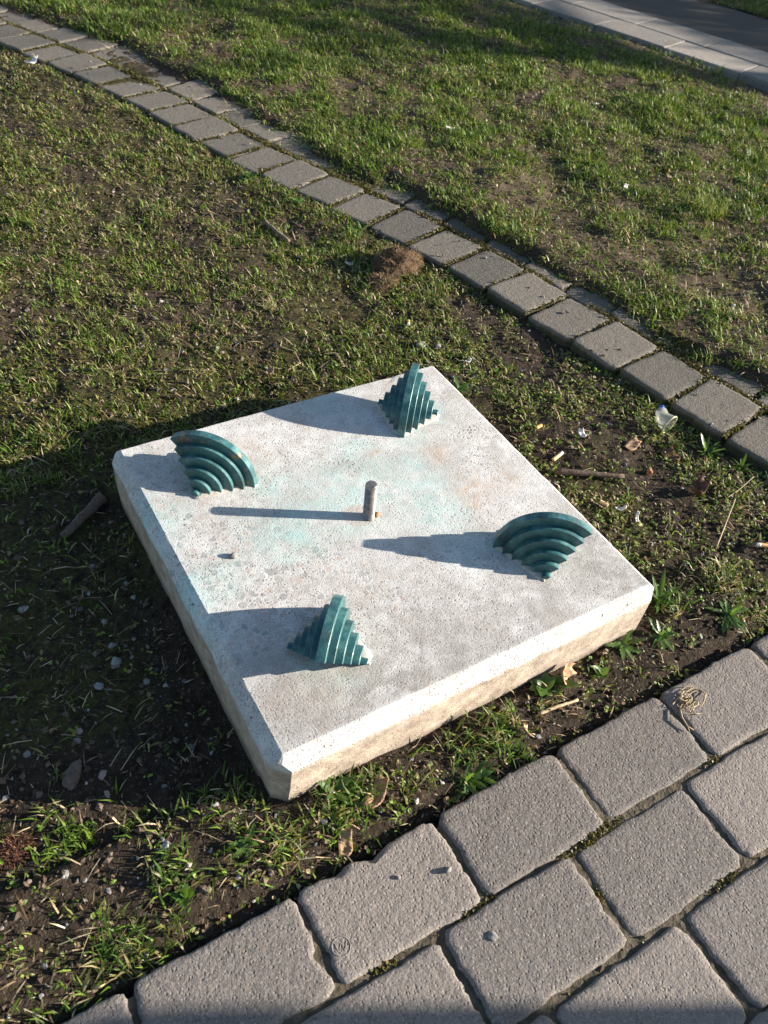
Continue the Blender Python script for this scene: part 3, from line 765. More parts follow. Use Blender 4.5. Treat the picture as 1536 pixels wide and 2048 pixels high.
# ---- where things grow: candidate points in and a little around the view
CR = cam.matrix_world.to_3x3()
def in_view(x, y, marg=0.22):
    d = np.stack([x - CAM.x, y - CAM.y, np.full_like(x, -CAM.z)], -1)
    q = d @ np.array(CR)
    w = np.maximum(-q[:, 2], 1e-3)
    lim_x = 768 / 1640; lim_y = 1024 / 1640
    return (q[:, 2] < 0) & (np.abs(q[:, 0] / w) < lim_x + marg) & (np.abs(q[:, 1] / w) < lim_y + marg)
def cand(n_per_m2, x0=-1.3, x1=4.8, y0=-1.0, y1=4.4):
    n = int(n_per_m2 * (x1 - x0) * (y1 - y0))
    x = x0 + rng.random(n) * (x1 - x0); y = y0 + rng.random(n) * (y1 - y0)
    m = in_view(x, y); x, y = x[m], y[m]
    off, sl = path_so(x, y)
    return x, y, off, sl
class Zone:
    """densities of each kind of growth at points"""
    def __init__(s, x, y, off):
        s.x, s.y, s.off = x, y, off
        ko = kerb_o(x, y); sd = slab_d(x, y)
        s.dist = np.hypot(np.hypot(x - CAM.x, y - CAM.y), CAM.z)
        s.free = (sd > 0.004) & ~((y < PV_Y + 0.003) & (off < 0)) & ~((ko > -0.012) & (ko < 1.17))
        s.ov = 0.10 * sstep(1.4, 2.4, y) - 0.03 * sstep(1.2, 0.2, y)
        s.onpath = (off > -0.004) & (off < 0.25 + s.ov)
        s.far = (off >= 0.23 + s.ov) & (ko < 0)
        s.left = (off < 0) & s.free
        s.verge = ko >= 1.17
        n1 = fbm(x, y, 2.6, 3, 101); n2 = fbm(x, y, 9, 3, 131)
        s.n1, s.n2 = n1, n2
        s.n3 = fbm(x, y, 30, 2, 151)
        s.bare = sstep(-0.52, -0.20, ko + 0.25 * (fbm(x, y, 5, 3, 171) - .5)) * (ko < 0.01)
        s.shadow_side = s.left & (x < -SO) & (y < 0.42) & (y > -0.36)       # worn earth left of the plinth
        s.front = s.left & (y < -SO) & (x > -0.45) & (x < 0.5)
        s.rstrip = s.left & (x > SO) & (y < 0.5)
        s.lowleft = s.left & (x < -0.28) & (y < -0.26)
        s.lawnleft = s.left & ~s.shadow_side & ~s.front & ~s.rstrip & ~s.lowleft
        s.nearslab = sstep(0.16, 0.0, sd)

def pick(p): return rng.random(len(p)) < p
def colmix(n, pal, var=0.25, wts=None):
    pal = np.array(pal); k_ = rng.choice(len(pal), n, p=wts)
    return np.clip(pal[k_] * (1 + (rng.random((n, 1)) - .5) * 2 * var), 0.003, 0.9)
GREENS = [(0.090, 0.165, 0.018), (0.135, 0.230, 0.026), (0.050, 0.098, 0.012), (0.195, 0.270, 0.048), (0.19, 0.21, 0.048)]
DRY = [(0.30, 0.225, 0.13), (0.42, 0.33, 0.20), (0.20, 0.14, 0.075), (0.50, 0.42, 0.28)]
MOSS = [(0.20, 0.16, 0.075), (0.12, 0.12, 0.025), (0.14, 0.13, 0.03), (0.07, 0.08, 0.016), (0.13, 0.115, 0.03)]

# ---- grass: tufts of blades
x, y, off, sl = cand(6200)
Z_ = Zone(x, y, off)
p = np.zeros(len(x))
cl = sstep(0.38, 0.60, 0.25 * Z_.n1 + 0.5 * Z_.n2 + 0.25 * Z_.n3)
p = np.where(Z_.far, 0.85 * cl + 0.05, p)
p = np.where(Z_.far & (off < 0.42), p * 0.75, p)
p = np.where(Z_.lawnleft, 0.62 * sstep(0.38, 0.60, 0.35 * Z_.n1 + 0.4 * Z_.n2 + 0.25 * Z_.n3) + 0.05, p)
p = np.where(Z_.shadow_side, 0.05 + 0.35 * sstep(-0.62, -0.85, x), p)
p = np.where(Z_.front, 0.20, p)
p = np.where(Z_.rstrip, 0.42 * sstep(0.35, 0.6, Z_.n2) + 0.05, p)
p = np.where(Z_.lowleft, 0.5 * sstep(0.35, 0.6, Z_.n2) + 0.08, p)
p = np.where(Z_.left & (off > -0.07) & (y > 0.6), np.maximum(p, 0.6), p)
p = np.where((off > ROW1 - 0.004) & (off < ROW1 + JOINT + 0.004), 0.30, p)
p = np.where((off >= ROW1 + JOINT + .004) & Z_.onpath, 0.8 * sstep(0.46, 0.58, Z_.n2) * (y < 2.0) + 0.5 * sstep(0.21, 0.25, off - Z_.ov), p)
p = np.where(Z_.onpath & (off < ROW1 - 0.004), 0, p)
p = np.where(Z_.verge, 0.8, p)
p = np.where(Z_.free, p * (1 - 0.85 * Z_.bare), 0)
m = pick(p)
x, y, off = x[m], y[m], off[m]; far = Z_.far[m]; dist = Z_.dist[m]; joint = Z_.onpath[m]; low = Z_.lawnleft[m]; cl = cl[m]; n1 = Z_.n1[m]; verge = Z_.verge[m]; n2 = Z_.n2[m]
nb = np.where(far | verge, 7, 6)
ti = np.repeat(np.arange(len(x)), nb)
n = len(ti)
gz_ = ground_z(x, y, off)
sp = np.where(far, 0.010, 0.007)[ti]
P = np.stack([x[ti] + rng.normal(0, 1, n) * sp, y[ti] + rng.normal(0, 1, n) * sp, gz_[ti] - 0.002], -1)
okm = (slab_d(P[:, 0], P[:, 1]) > 0.001) & ~((P[:, 1] < PV_Y) & (off[ti] < 0))
P = P[okm]; ti = ti[okm]; n = len(ti)
L = (np.where(far, 0.0185, 0.0165) * (0.6 + 0.9 * rng.random(len(x))))[ti] * (0.5 + 0.8 * rng.random(n))
L = np.where(joint[ti], L * 0.6, L * (0.65 + 0.75 * cl[ti]))
W = np.where(far, 0.0023, 0.0020)[ti] * (0.7 + 0.7 * rng.random(n)) * (1 + 0.18 * np.maximum(dist[ti] - 1.8, 0))
head = rng.random(n) * 6.283
lean = np.abs(rng.normal(0.65, 0.45, n))
cg = colmix(n, GREENS, 0.3)
tint = colmix(len(x), [(1, 1, 1), (1.25, 1.15, .9), (.8, .85, .8), (1.3, 1.05, .9)], 0.12)[ti] * 1.0
cg = np.clip(cg * tint, 0.004, 0.6)
dryp = np.where(far, 0.15, 0.28)[ti] + 0.30 * sstep(0.50, 0.36, n1)[ti]
dm = rng.random(n) < dryp
cg[dm] = colmix(dm.sum(), DRY, 0.3)
lean = np.where(dm, lean + 0.5, lean)
V, q4, t3, cc = blades(P, head, L, W, lean, cg)
obj('grass', mesh_np('grass', V, [q4, t3], cc), m_grass, kind='stuff', label='short patchy green grass covering the lawn')
NB = n

# ---- little round weed leaves (clover and chickweed) and moss
x, y, off, sl = cand(5200)
Z_ = Zone(x, y, off)
p = np.where(Z_.rstrip, 0.75 * sstep(0.30, 0.52, Z_.n2) + 0.12, 0.0)
p = np.where(Z_.lawnleft, 0.22 * sstep(0.40, 0.6, Z_.n2) + 0.03, p)
p = np.where(Z_.lowleft, 0.28, p)
p = np.where(Z_.front, 0.20, p)
p = np.where(Z_.far, 0.20, p)
p = np.where(Z_.shadow_side, 0.05 + 0.35 * sstep(-0.6, -0.85, x), p)
p = np.where((off > ROW1 - .002) & (off < ROW1 + JOINT + .002), 0.22, p)
p = np.where(Z_.onpath & (off < ROW1 - 0.002), 0, p)
p = np.where(Z_.free, p * (1 - 0.8 * Z_.bare), 0)
m = pick(p); x, y, off = x[m], y[m], off[m]; dist = Z_.dist[m]
ti = np.repeat(np.arange(len(x)), 5); n = len(ti); gz_ = ground_z(x, y, off)
P = np.stack([x[ti] + rng.normal(0, .004, n), y[ti] + rng.normal(0, .004, n), gz_[ti] + rng.random(n) * .007], -1)
okm = slab_d(P[:, 0], P[:, 1]) > 0.001; P, ti = P[okm], ti[okm]; n = len(ti)
L = (0.0045 + 0.006 * rng.random(n)) * (1 + .12 * np.maximum(dist[ti] - 1.8, 0)); W = L * (0.4 + 0.35 * rng.random(n))
V, q4, cc = leaflets(P, rng.random(n) * 6.283, L, W, rng.normal(0.35, 0.45, n), colmix(n, GREENS + [(0.16, 0.19, 0.06), (0.30, 0.23, 0.13), (0.20, 0.14, 0.08)], 0.3))
obj('clover', mesh_np('clover', V, [q4], cc), m_grass, kind='stuff', label='tiny green weed leaves spread over the bare soil')

x, y, off, sl = cand(16000)
Z_ = Zone(x, y, off)
p = np.where(Z_.lawnleft, 0.55 * sstep(0.40, 0.56, 0.4 * Z_.n1 + 0.6 * Z_.n2) + 0.10, 0.0)
p = np.where(Z_.rstrip, 0.18 * sstep(0.45, 0.6, Z_.n2), p)
p = np.where(Z_.far, 0.10, p)
sfrac = ((sl - s0) / pitch) % 1.0
injoint = (off > 0.0) & (off < ROW1) & ((sfrac < 0.05) | (sfrac > 0.95))
p = np.where(injoint, 0.95, p)
p = np.where((off > ROW1 - .012) & (off < ROW1 + JOINT + .012), 0.85 * sstep(0.3, 0.5, Z_.n2), p)
p = np.where(Z_.onpath & (off < ROW1 - 0.012) & ~injoint, 0, p)
p = np.where(Z_.free, p * (1 - Z_.bare), 0)
# moss in the pavement joints too
inpv = (y < PV_Y) & (off < 0)
rr_ = (PV_Y - y) / 0.1335; jr = np.abs(rr_ - np.round(rr_)) < 0.055
p = np.where(inpv & jr & (rr_ > 0.5), 0.5 * sstep(0.48, 0.6, Z_.n1 * .4 + Z_.n2 * .6), p)
m = pick(p); x, y, off = x[m], y[m], off[m]; dist = Z_.dist[m]; inpv = inpv[m]; ij = injoint[m]
n = len(x); gz_ = np.where(inpv, 0.001, ground_z(x, y, off)); gz_ = np.where(ij, PT_Z - .005, gz_)
P = np.stack([x, y, gz_], -1)
V, q4, t3, cc = blades(P, rng.random(n) * 6.283, (0.006 + .007 * rng.random(n)) * np.where(inpv, 0.7, 1), 0.0028 + .002 * rng.random(n), np.abs(rng.normal(.5, .4, n)), colmix(n, MOSS, .35), 0.5)
obj('moss', mesh_np('moss', V, [q4, t3], cc), m_grass, kind='stuff', label='yellow-green moss in the turf and between the blocks')

# moss cushions in the joints of the path and in patches of the pavement joints
JP = []
for s_ in np.arange(s0, PCS[-1] - .3, pitch):
    c_, t__, n__ = path_at(s_)
    if c_[1] < -.8 or c_[1] > 3.7: continue
    k_ = 170; u_ = rng.random(k_) * ROW1; w_ = rng.normal(0, .0032, k_)
    keep = vnoise(u_ * 1.0, np.full(k_, s_), 28, 5) > .28
    JP.append(np.column_stack([c_[0] + n__[0] * u_ + t__[0] * w_, c_[1] + n__[1] * u_ + t__[1] * w_, np.full(k_, PT_Z - .004)])[keep])
for s_ in np.arange(0.5, PCS[-1] - .3, .02):
    c_, t__, n__ = path_at(s_); k_ = 34
    u_ = ROW1 + JOINT / 2 + rng.normal(0, .008, k_); w_ = rng.random(k_) * .02
    if vnoise(np.array([s_]), np.array([0.]), 9, 8)[0] > .25: JP.append(np.column_stack([c_[0] + n__[0] * u_ + t__[0] * w_, c_[1] + n__[1] * u_ + t__[1] * w_, np.full(k_, PT_Z - .004)]))
for (x_, y_, lx_, k_) in [(.03, -.588, .05, 300), (-.17, -.588, .04, 160), (.27, -.588, .02, 60), (-.32, -.59, .02, 50), (.15, -.722, .03, 70), (.42, -.588, .03, 80), (-.02, -.65, .006, 60)]:
    JP.append(np.column_stack([x_ + rng.normal(0, lx_ * .5, k_), y_ + rng.normal(0, .004, k_), np.full(k_, .004)]))
P = np.concatenate(JP); n = len(P)
V, q4, t3, cc = blades(P, rng.random(n) * 6.283, .003 + .005 * rng.random(n), .003 + .002 * rng.random(n), np.abs(rng.normal(.7, .4, n)), colmix(n, [(.09, .085, .018), (.12, .10, .025), (.06, .06, .014), (.13, .095, .04)], .35), .5)
obj('joint_moss', mesh_np('joint_moss', V, [q4, t3], cc), m_grass, kind='stuff', label='olive moss cushions growing in the joints between the blocks')

# ---- dry straw lying about
x, y, off, sl = cand(5200)
Z_ = Zone(x, y, off)
p = np.where(Z_.far, 0.5, 0.6); p = np.where(Z_.shadow_side, 0.4, p); p = np.where(Z_.front, 0.5, p); p = np.where(Z_.lowleft, .3, p); p = np.where(Z_.rstrip, .33, p)
p = np.where(Z_.onpath, np.where(off > ROW1, 0.35, 0.006), p); p = np.where(Z_.far & (off < .40), .5, p)
p = np.where(Z_.free, p * (1 - .5 * Z_.bare), 0)
m = pick(p); x, y, off = x[m], y[m], off[m]; dist = Z_.dist[m]; n = len(x)
P = np.stack([x, y, np.where((off > 0) & (off < ROW1), PT_Z + .001, ground_z(x, y, off)) + .001 + .006 * rng.random(n)], -1)
V, q4, t3, cc = blades(P, rng.random(n) * 6.283, (0.006 + .036 * rng.random(n) ** 3) * np.where((x < -SO) & (y < .45) & (off < 0), 1.1, 1.0), (0.0008 + .0011 * rng.random(n)) * (1 + .25 * np.maximum(dist - 1.8, 0)), rng.normal(1.35, .16, n), colmix(n, DRY + [(0.12, 0.07, .04), (0.10, 0.065, .04), (0.17, 0.12, .07)], .3), 0.35)
obj('straw', mesh_np('straw', V, [q4, t3], cc), m_dry, kind='stuff', label='dry straw and dead grass strewn over the soil')

# ---- soil crumbs and gravel
x, y, off, sl = cand(9500)
Z_ = Zone(x, y, off)
p = np.where(Z_.left, 0.5 + .3 * Z_.nearslab, 0.12); p = np.where(Z_.onpath & (off < ROW1), .015, p); p = np.where(Z_.front | Z_.shadow_side, .9, p)
p = np.where((y < PV_Y) & (off < 0), .0, p)
p = np.where((y < PV_Y) & (off < 0) & (np.abs((PV_Y - y) / .1335 - np.round((PV_Y - y) / .1335)) < .06), .35, p)
p = np.where((kerb_o(x, y) > -.01) | (slab_d(x, y) < .004), 0, p)
m = pick(p); x, y, off = x[m], y[m], off[m]; n = len(x)
gz_ = np.where((y < PV_Y) & (off < 0), 0.002, np.where((off > 0) & (off < ROW1), PT_Z + .0005, ground_z(x, y, off)))
sz = 0.0012 + 0.0046 * rng.random(n) ** 3
V, F, cc = lumps(OV, OF, np.stack([x, y, gz_ + sz * .2], -1), sz, colmix(n, [(.03, .022, .015), (.055, .04, .028), (.085, .062, .044), (.13, .10, .075)], .3), .8)
obj('soil_crumbs', mesh_np('soil_crumbs', V, [F], cc), m_bits, kind='stuff', label='loose dark crumbs of earth')
x, y, off, sl = cand(2600)
Z_ = Zone(x, y, off)
p = np.where(Z_.left, 0.35 * sstep(.42, .62, Z_.n2) + .22, .04); p = np.where(Z_.shadow_side, .5 * sstep(.45, .62, Z_.n2) + .06, p); p = np.where(Z_.lowleft, .6, p)
p = np.where(Z_.onpath & (off < ROW1 + .01), .02, p); p = np.where(Z_.free, p, 0)
m = pick(p); x, y, off = x[m], y[m], off[m]; n = len(x)
gz_ = np.where((off > 0) & (off < ROW1), PT_Z + .001, ground_z(x, y, off))
sz = 0.0014 + 0.0042 * rng.random(n) ** 3.5
V, F, cc = lumps(IV, IF, np.stack([x, y, gz_ + sz * .1], -1), sz, colmix(n, [(.15, .15, .155), (.22, .215, .21), (.10, .10, .105), (.24, .19, .17), (.33, .32, .31)], .25), .6, .38)
obj('gravel', mesh_np('gravel', V, [F], cc), m_gravel, kind='stuff', label='grey and pinkish gravel scattered in the soil')

# ------------------------------------------------------------------ small things
def gz1(x, y): return float(ground_z(np.array([x]), np.array([y]))[0])
def stone(name, x, y, z, r, m_, label, cat='stone', sc=(1, .8, .65), rz=0.3, group=None):
    v = []
    b = bpy.data.meshes.new(name)
    import bmesh
    bm = bmesh.new(); bmesh.ops.create_icosphere(bm, subdivisions=3, radius=1)
    ph = [random.random() * 9 for _ in range(3)]
    for q in bm.verts:
        c_ = q.co.copy()
        f_ = 1 + .16 * math.sin(c_.x * 2.7 + ph[0]) + .14 * math.sin(c_.y * 3.3 + ph[1]) + .12 * math.sin(c_.z * 3.9 + c_.x * 2 + ph[2]) + random.uniform(-.025, .025)
        q.co = Vector((c_.x * sc[0], c_.y * sc[1], c_.z * sc[2])) * r * f_
    bm.to_mesh(b); bm.free()
    return obj(name, b, m_, None, (x, y, z + r * sc[2] * .55), rz, label, cat, group)
stone('stone', -0.25, 0.014, SH, .006, m_stone, 'small dark pebble lying on the left part of the plinth top', 'stone', (1, .9, .8))
stone('stone', 0.458, 0.546, gz1(.458, .546), .013, m_stone, 'dark grey stone on the turf behind the far corner of the plinth')
stone('stone', 0.493, 0.527, gz1(.493, .527), .009, m_stone, 'smaller grey stone right of the dark stone behind the plinth')
stone('stone', -0.181, -0.529, PV_Z, .0045, m_stone, 'dark pebble with long shadow on the chipped paver', 'stone', (1.2, .8, .9))
stone('stone', -0.178, -0.625, PV_Z, .0052, m_stonep, 'pale oblong pebble on the paver in the second row', 'stone', (1.5, .8, .7), 1.9)
stone('stone', -0.245, -0.505, PV_Z, .003, m_stonep, 'tiny pale pebble in the middle of the chipped paver')
stone('stone', 0.885, 0.005, PT_Z, .005, m_stone, 'grey pebble on the path block at the right edge')
stone('rust_fragment', 0.003, -0.002, SH - .001, .0065, m_rust, 'rust-brown crumb at the foot of the threaded rod', 'rust', (1, .8, .7))
stone('nut', 0.664, -0.038, gz1(.664, -.038), .008, m_nut, 'reddish nut shell on the soil right of the dark stick', 'nut', (.8, .8, 1.1))
for (x_, y_, r_, lab) in [(-.461, -.002, .0095, 'largest whitish stone on the shaded soil left of the plinth'), (-.498, -.035, .008, 'pale stone at the lower left of the whitish stones beside the plinth'), (-.432, -.058, .007, 'pale oval stone nearest the left side of the plinth'), (-.456, .03, .007, 'pale stone just above the largest whitish stone left of the plinth'), (-.561, .157, .008, 'pale stone at the left edge of the picture beside the plinth'), (-.452, .085, .006, 'small cream stone uppermost of the pale stones left of the plinth')]:
    stone('stone', x_, y_, gz1(x_, y_) - .002, r_, m_stonep, lab, 'stone', (1, .8, .5), random.random() * 3)

def butt(x, y, a, label, filt=m_filter, ash=True, L=.024, tilt=0.06, zz=None):
    e = obj('cigarette_butt', None, None, None, (x, y, (gz1(x, y) if zz is None else zz) + .0075), None, label, 'cigarette butt', 'cigarette butts on the ground')
    e.rotation_euler = (0, -tilt, a)
    V, F = tube([(-L / 2, 0, 0), (-L / 2 + .0006, 0, 0), (0, 0, 0), (L / 2, 0, .0004)], [.0034, .004, .004, .0037], 12)
    obj('filter', pyme('filter', V, F, False), filt, e)
    if ash:
        V, F = tube([(L / 2, 0, .0004), (L / 2 + .005, 0, .0008), (L / 2 + .009, .0005, .0005)], [.0036, .0037, .0028], 12, True, .2)
        obj('paper_end', pyme('paper_end', V, F), m_cig, e)
butt(.478, .640, -2.15, 'orange cigarette butt with white tip on the turf behind the far corner of the plinth', tilt=.25)
butt(.522, .169, .1, 'short orange cigarette butt next to the white foil scrap', ash=False, L=.016)
butt(.504, .081, .25, 'yellowish cigarette butt just above the dark stick', m_filter2)
butt(.497, -.076, 2.0, 'faded yellow cigarette butt beside the white chips near the right corner fin', m_filter2, False, .018)
butt(1.334, .356, -2.2, 'orange cigarette butt in the grass beyond the path', tilt=.3)
butt(.703, -.313, 2.6, 'orange cigarette butt at the right edge of the picture above the pavement')

def scrap(name, x, y, w, h, label, m_=m_white, rz=0., cat='litter', zz=None, curl=.3, lift=.004):
    nu, nv_ = 6, 4; V = []; F = []
    for i_ in range(nu + 1):
        for j_ in range(nv_ + 1):
            u, v = i_ / nu - .5, j_ / nv_ - .5
            wv = 1 - .35 * abs(2 * u) ** 2
            V.append((u * w, v * h * wv + .1 * h * math.sin(5 * u), curl * (u * u * w * 1.6 + v * v * h * 1.2) + .08 * h * math.sin(9 * u + 5 * v)))
    for i_ in range(nu):
        for j_ in range(nv_):
            a = i_ * (nv_ + 1) + j_; F.append((a, a + nv_ + 1, a + nv_ + 2, a + 1))
    me = pyme(name, V, F, True)
    o = obj(name, me, m_, None, (x, y, (gz1(x, y) if zz is None else zz) + lift), None, label, cat)
    o.rotation_euler = (random.uniform(-.25, .25), random.uniform(-.25, .25), rz)
    md = o.modifiers.new('thick', 'SOLIDIFY'); md.thickness = .0007
    return o
scrap('paper_scrap', 1.514, .992, .026, .014, 'white paper scrap in the grass right of the picture centre, beyond the path', rz=.5, lift=.016)
scrap('paper_scrap', 1.967, 1.651, .022, .016, 'white paper scrap on the upper right lawn', rz=1.2, lift=.018)
scrap('paper_scrap', 1.704, .987, .03, .016, 'cream paper scrap right of the white one beyond the path', m_stem, .8, lift=.016)
scrap('paper_scrap', 1.227, 1.586, .032, .007, 'narrow white paper strip lying in the lawn beyond the path', rz=-.9, lift=.02)
scrap('paper_scrap', .083, 2.66, .05, .035, 'white crumpled paper beside the path near the upper left corner', rz=.4, curl=.5, lift=.012)
scrap('paper_scrap', -.735, -.385, .06, .035, 'white scrap cut off by the lower left edge of the picture', rz=1.2, curl=.4, lift=.008)
scrap('foil_scrap', .601, .114, .022, .014, 'upright white foil scrap between the cigarette butts and the plastic tube', rz=1.1, curl=.6, lift=.008)
scrap('shell_chip', .520, -.102, .022, .010, 'white shell chip beside the faded yellow cigarette butt', rz=-.5, curl=.6)
scrap('shell_chip', .533, -.135, .026, .006, 'pale curved shell chip, lower one near the right corner fin', rz=.75, curl=.6)
scrap('shell_chip', .529, .447, .017, .010, 'white oval shell chip behind the far edge of the plinth', rz=.1, curl=.6)
scrap('shell_chip', .486, .961, .026, .012, 'white shell chip beside the dried sod clump', rz=-.2, curl=.6)
scrap('shell_chip', .403, 1.001, .04, .006, 'long pale chip left of the dried sod clump', m_stem, .5, curl=.3)
def dleaf(x, y, w, h, label, m_=m_leafd, rz=0., curl=.6, lift=.006, tilt=None):
    o = scrap('dry_leaf', x, y, w, h, label, m_, rz, 'leaf', None, curl, lift)
    if tilt: o.rotation_euler = (*tilt, rz)
    return o
dleaf(.150, -.362, .034, .026, 'tan dry leaf leaning against the lit front face of the plinth', rz=.3, lift=.014, tilt=(1.0, .2))
dleaf(-.215, -.397, .048, .022, 'curled brown leaf in the soil before the near corner of the plinth', rz=.5)
dleaf(-.284, -.431, .034, .02, 'crumpled reddish leaf beside the pavement edge, left of the chipped paver', m_leafd, .9)
dleaf(.71, -.131, .045, .03, 'dark brown curled leaf on the shaded soil at the right edge', m_leafb, .2, 1.0)
dleaf(.079, .59, .024, .018, 'small tan leaf on the turf behind the plinth, left one', rz=.5)
dleaf(.116, .539, .022, .010, 'slim pale leaf on the turf just behind the plinth edge', rz=1.2)
dleaf(.749, -.015, .05, .034, 'flat brown leaf just below the plastic tube', m_leafb, 1.0, .2)
dleaf(.690, .045, .042, .026, 'dull brown leaf left of the plastic tube', m_leafd, .1, .2, .003)
dleaf(.035, -.415, .02, .012, 'orange leaf fragment at the top of the grass tuft in the front strip', m_leafd, 1.3, .5, .012, (.9, .1))

def stick(name, pts, r0, r1, m_, label, cat='stick', n=8, wob=.25):
    P = [Vector(p) for p in pts]
    P2 = []
    for i_ in range(len(P) - 1):
        for t in np.linspace(0, 1, 5, endpoint=False): P2.append(P[i_].lerp(P[i_ + 1], t) + Vector((random.uniform(-1, 1), random.uniform(-1, 1), random.uniform(-.5, .5))) * r0 * .25)
    P2.append(P[-1])
    V, F = tube(P2, [r0 + (r1 - r0) * i_ / (len(P2) - 1) for i_ in range(len(P2))], n, True, wob)
    o = Vector(P[0]); V = [v - o for v in V]
    return obj(name, pyme(name, V, F, True), m_, None, o, None, label, cat)
def gp(x, y, h=.005): return (x, y, gz1(x, y) + h)
stick('stick', [gp(.471, .045, .008), gp(.53, .005, .009), gp(.589, -.034, .009)], .0075, .0045, m_bark, 'dark brown stick beside the right edge of the plinth')
stick('stick', [gp(.073, -.398, .006), gp(.11, -.402, .008), gp(.150, -.405, .008)], .003, .0024, m_stem, 'straight tan stick in the front strip between plinth and pavement')
stick('stick', [gp(.367, 1.25, .008), gp(.373, 1.19, .008), gp(.384, 1.125, .010)], .006, .005, m_wood, 'grey straight stick lying in the turf left of the path')
stick('stick', [gp(-.37, .356, .012), gp(-.41, .325, .013), gp(-.462, .285, .008)], .012, .007, m_bark, 'weathered piece of wood in the shade beside the left corner of the plinth')
stick('twig', [gp(.747, -.192, .02), gp(.69, -.225, .012), gp(.619, -.266, .006)], .0010, .0016, m_stem, 'pale leaning twig on the soil right of the plinth', 'twig')
stick('twig', [gp(.84, -.16, .02), gp(.79, -.17, .012), gp(.74, -.175, .005)], .0009, .0009, m_stem, 'thin pale twig at the right edge under the path', 'twig')
stick('straw', [gp(.155, .69, .006), gp(.140, .665, .012), gp(.165, .64, .012), gp(.160, .60, .008), gp(.12, .585, .006)], .0013, .001, m_stem, 'curly tan straw on the turf behind the plinth', 'straw')
stick('straw', [gp(.22, .60, .008), gp(.245, .585, .012), gp(.24, .55, .010), gp(.25, .52, .006)], .0012, .001, m_stem, 'bent tan straw nearest the far-left edge of the plinth', 'straw')
# a slab of bark lying in the shade
stone('bark_chip', -.57, -.163, gz1(-.57, -.163), .024, m_bark, 'flat reddish piece of bark on the shaded soil at the lower left', 'bark', (1.0, .38, .18), 1.0)

# flattened wisp of straw on a paver
V = []; F = []
for k_ in range(34):
    a0_ = random.random() * 6.28; r0_ = random.uniform(.006, .026); sw = random.uniform(.8, 2.6)
    c_ = Vector((random.gauss(.004, .012), random.gauss(0, .007), .0015)); el = random.uniform(.3, .7)
    pts = [c_ + Vector((r0_ * math.cos(a0_ + t * sw) * 1.2, r0_ * el * math.sin(a0_ + t * sw), .002 * math.sin(t * 4 + k_) + .001)) for t in np.linspace(0, 1, 7)]
    add(tube(pts, [.0006 + .0004 * random.random()] * 7, 4, False))
add(tube([(-.018, 0, .003), (-.031, -.012, .004), (-.036, -.026, .002), (-.033, -.036, .001)], [.0013, .0014, .0012, .0007], 5))
add(tube([(-.036, -.026, .002), (-.041, -.034, .001)], [.001, .0005], 5))
obj('straw_wisp', pyme('straw_wisp', V, F, True), m_stem, None, (.303, -.492, PV_Z + .002), .2, 'dry wisp of straw lying across two pavers on the right', 'straw')

# dried clump of sod: lumpy core bristling with dead roots
import bmesh
def clump(x, y, r, sc, n_, label, cat, pal, name='sod_clump', L=.012):
    e = obj(name, None, None, None, (x, y, gz1(x, y)), None, label, cat)
    bm = bmesh.new(); bmesh.ops.create_icosphere(bm, subdivisions=4, radius=1)
    for q in bm.verts:
        c_ = q.co; f_ = 1 + .35 * (float(fbm(np.array([c_.x * 1. + c_.z]), np.array([c_.y + c_.z * .7]), 2.2, 3, 5)[0]) - .5) * 2
        q.co = Vector((c_.x * sc[0], c_.y * sc[1], max(c_.z, -.3) * sc[2])) * r * f_
    me = bpy.data.meshes.new('core'); bm.to_mesh(me)
    vs_ = np.array([q.co for q in bm.verts]); ns = np.array([q.normal for q in bm.verts]); bm.free()
    core = obj('core', me, None, e)
    k2 = M('sod_earth', .95, .1); f2 = k2.noise(120, 5, .7); me.materials.append(k2.fin(k2.mix(f2, tuple(v * .3 for v in pal[0]), pal[0]), k2.bump(f2, 1., .006)))
    pi2 = rng.integers(0, len(vs_), n_); P_ = vs_[pi2] * .97
    head = np.arctan2(ns[pi2, 1], ns[pi2, 0]) + rng.normal(0, .9, n_); lean = np.arccos(np.clip(ns[pi2, 2], -1, 1)) + rng.normal(0, .6, n_)
    V_, q_, t_, c_ = blades(P_, head, L * (.5 + rng.random(n_)), np.full(n_, .0013), lean, colmix(n_, pal, .35), .9)
    obj('roots', mesh_np('roots', V_, [q_, t_], c_), m_dry, e, kind='stuff')
RB = [(.15, .10, .062), (.21, .145, .09), (.09, .058, .036), (.30, .22, .14)]
clump(.600, .895, .060, (1.15, .85, .85), 2600, 'dried brown clump of sod lying against the path', 'sod', RB)
clump(.520, .835, .036, (1.2, 1.0, .5), 800, 'low loose tail of brown sod left of the dried clump', 'sod', RB)
clump(-.668, -.235, .021, (1, .9, .6), 900, 'reddish brown tuft of dried moss at the left edge near the bottom', 'moss', [(.12, .06, .04), (.17, .085, .055), (.07, .035, .025)], 'moss_clump', .009)

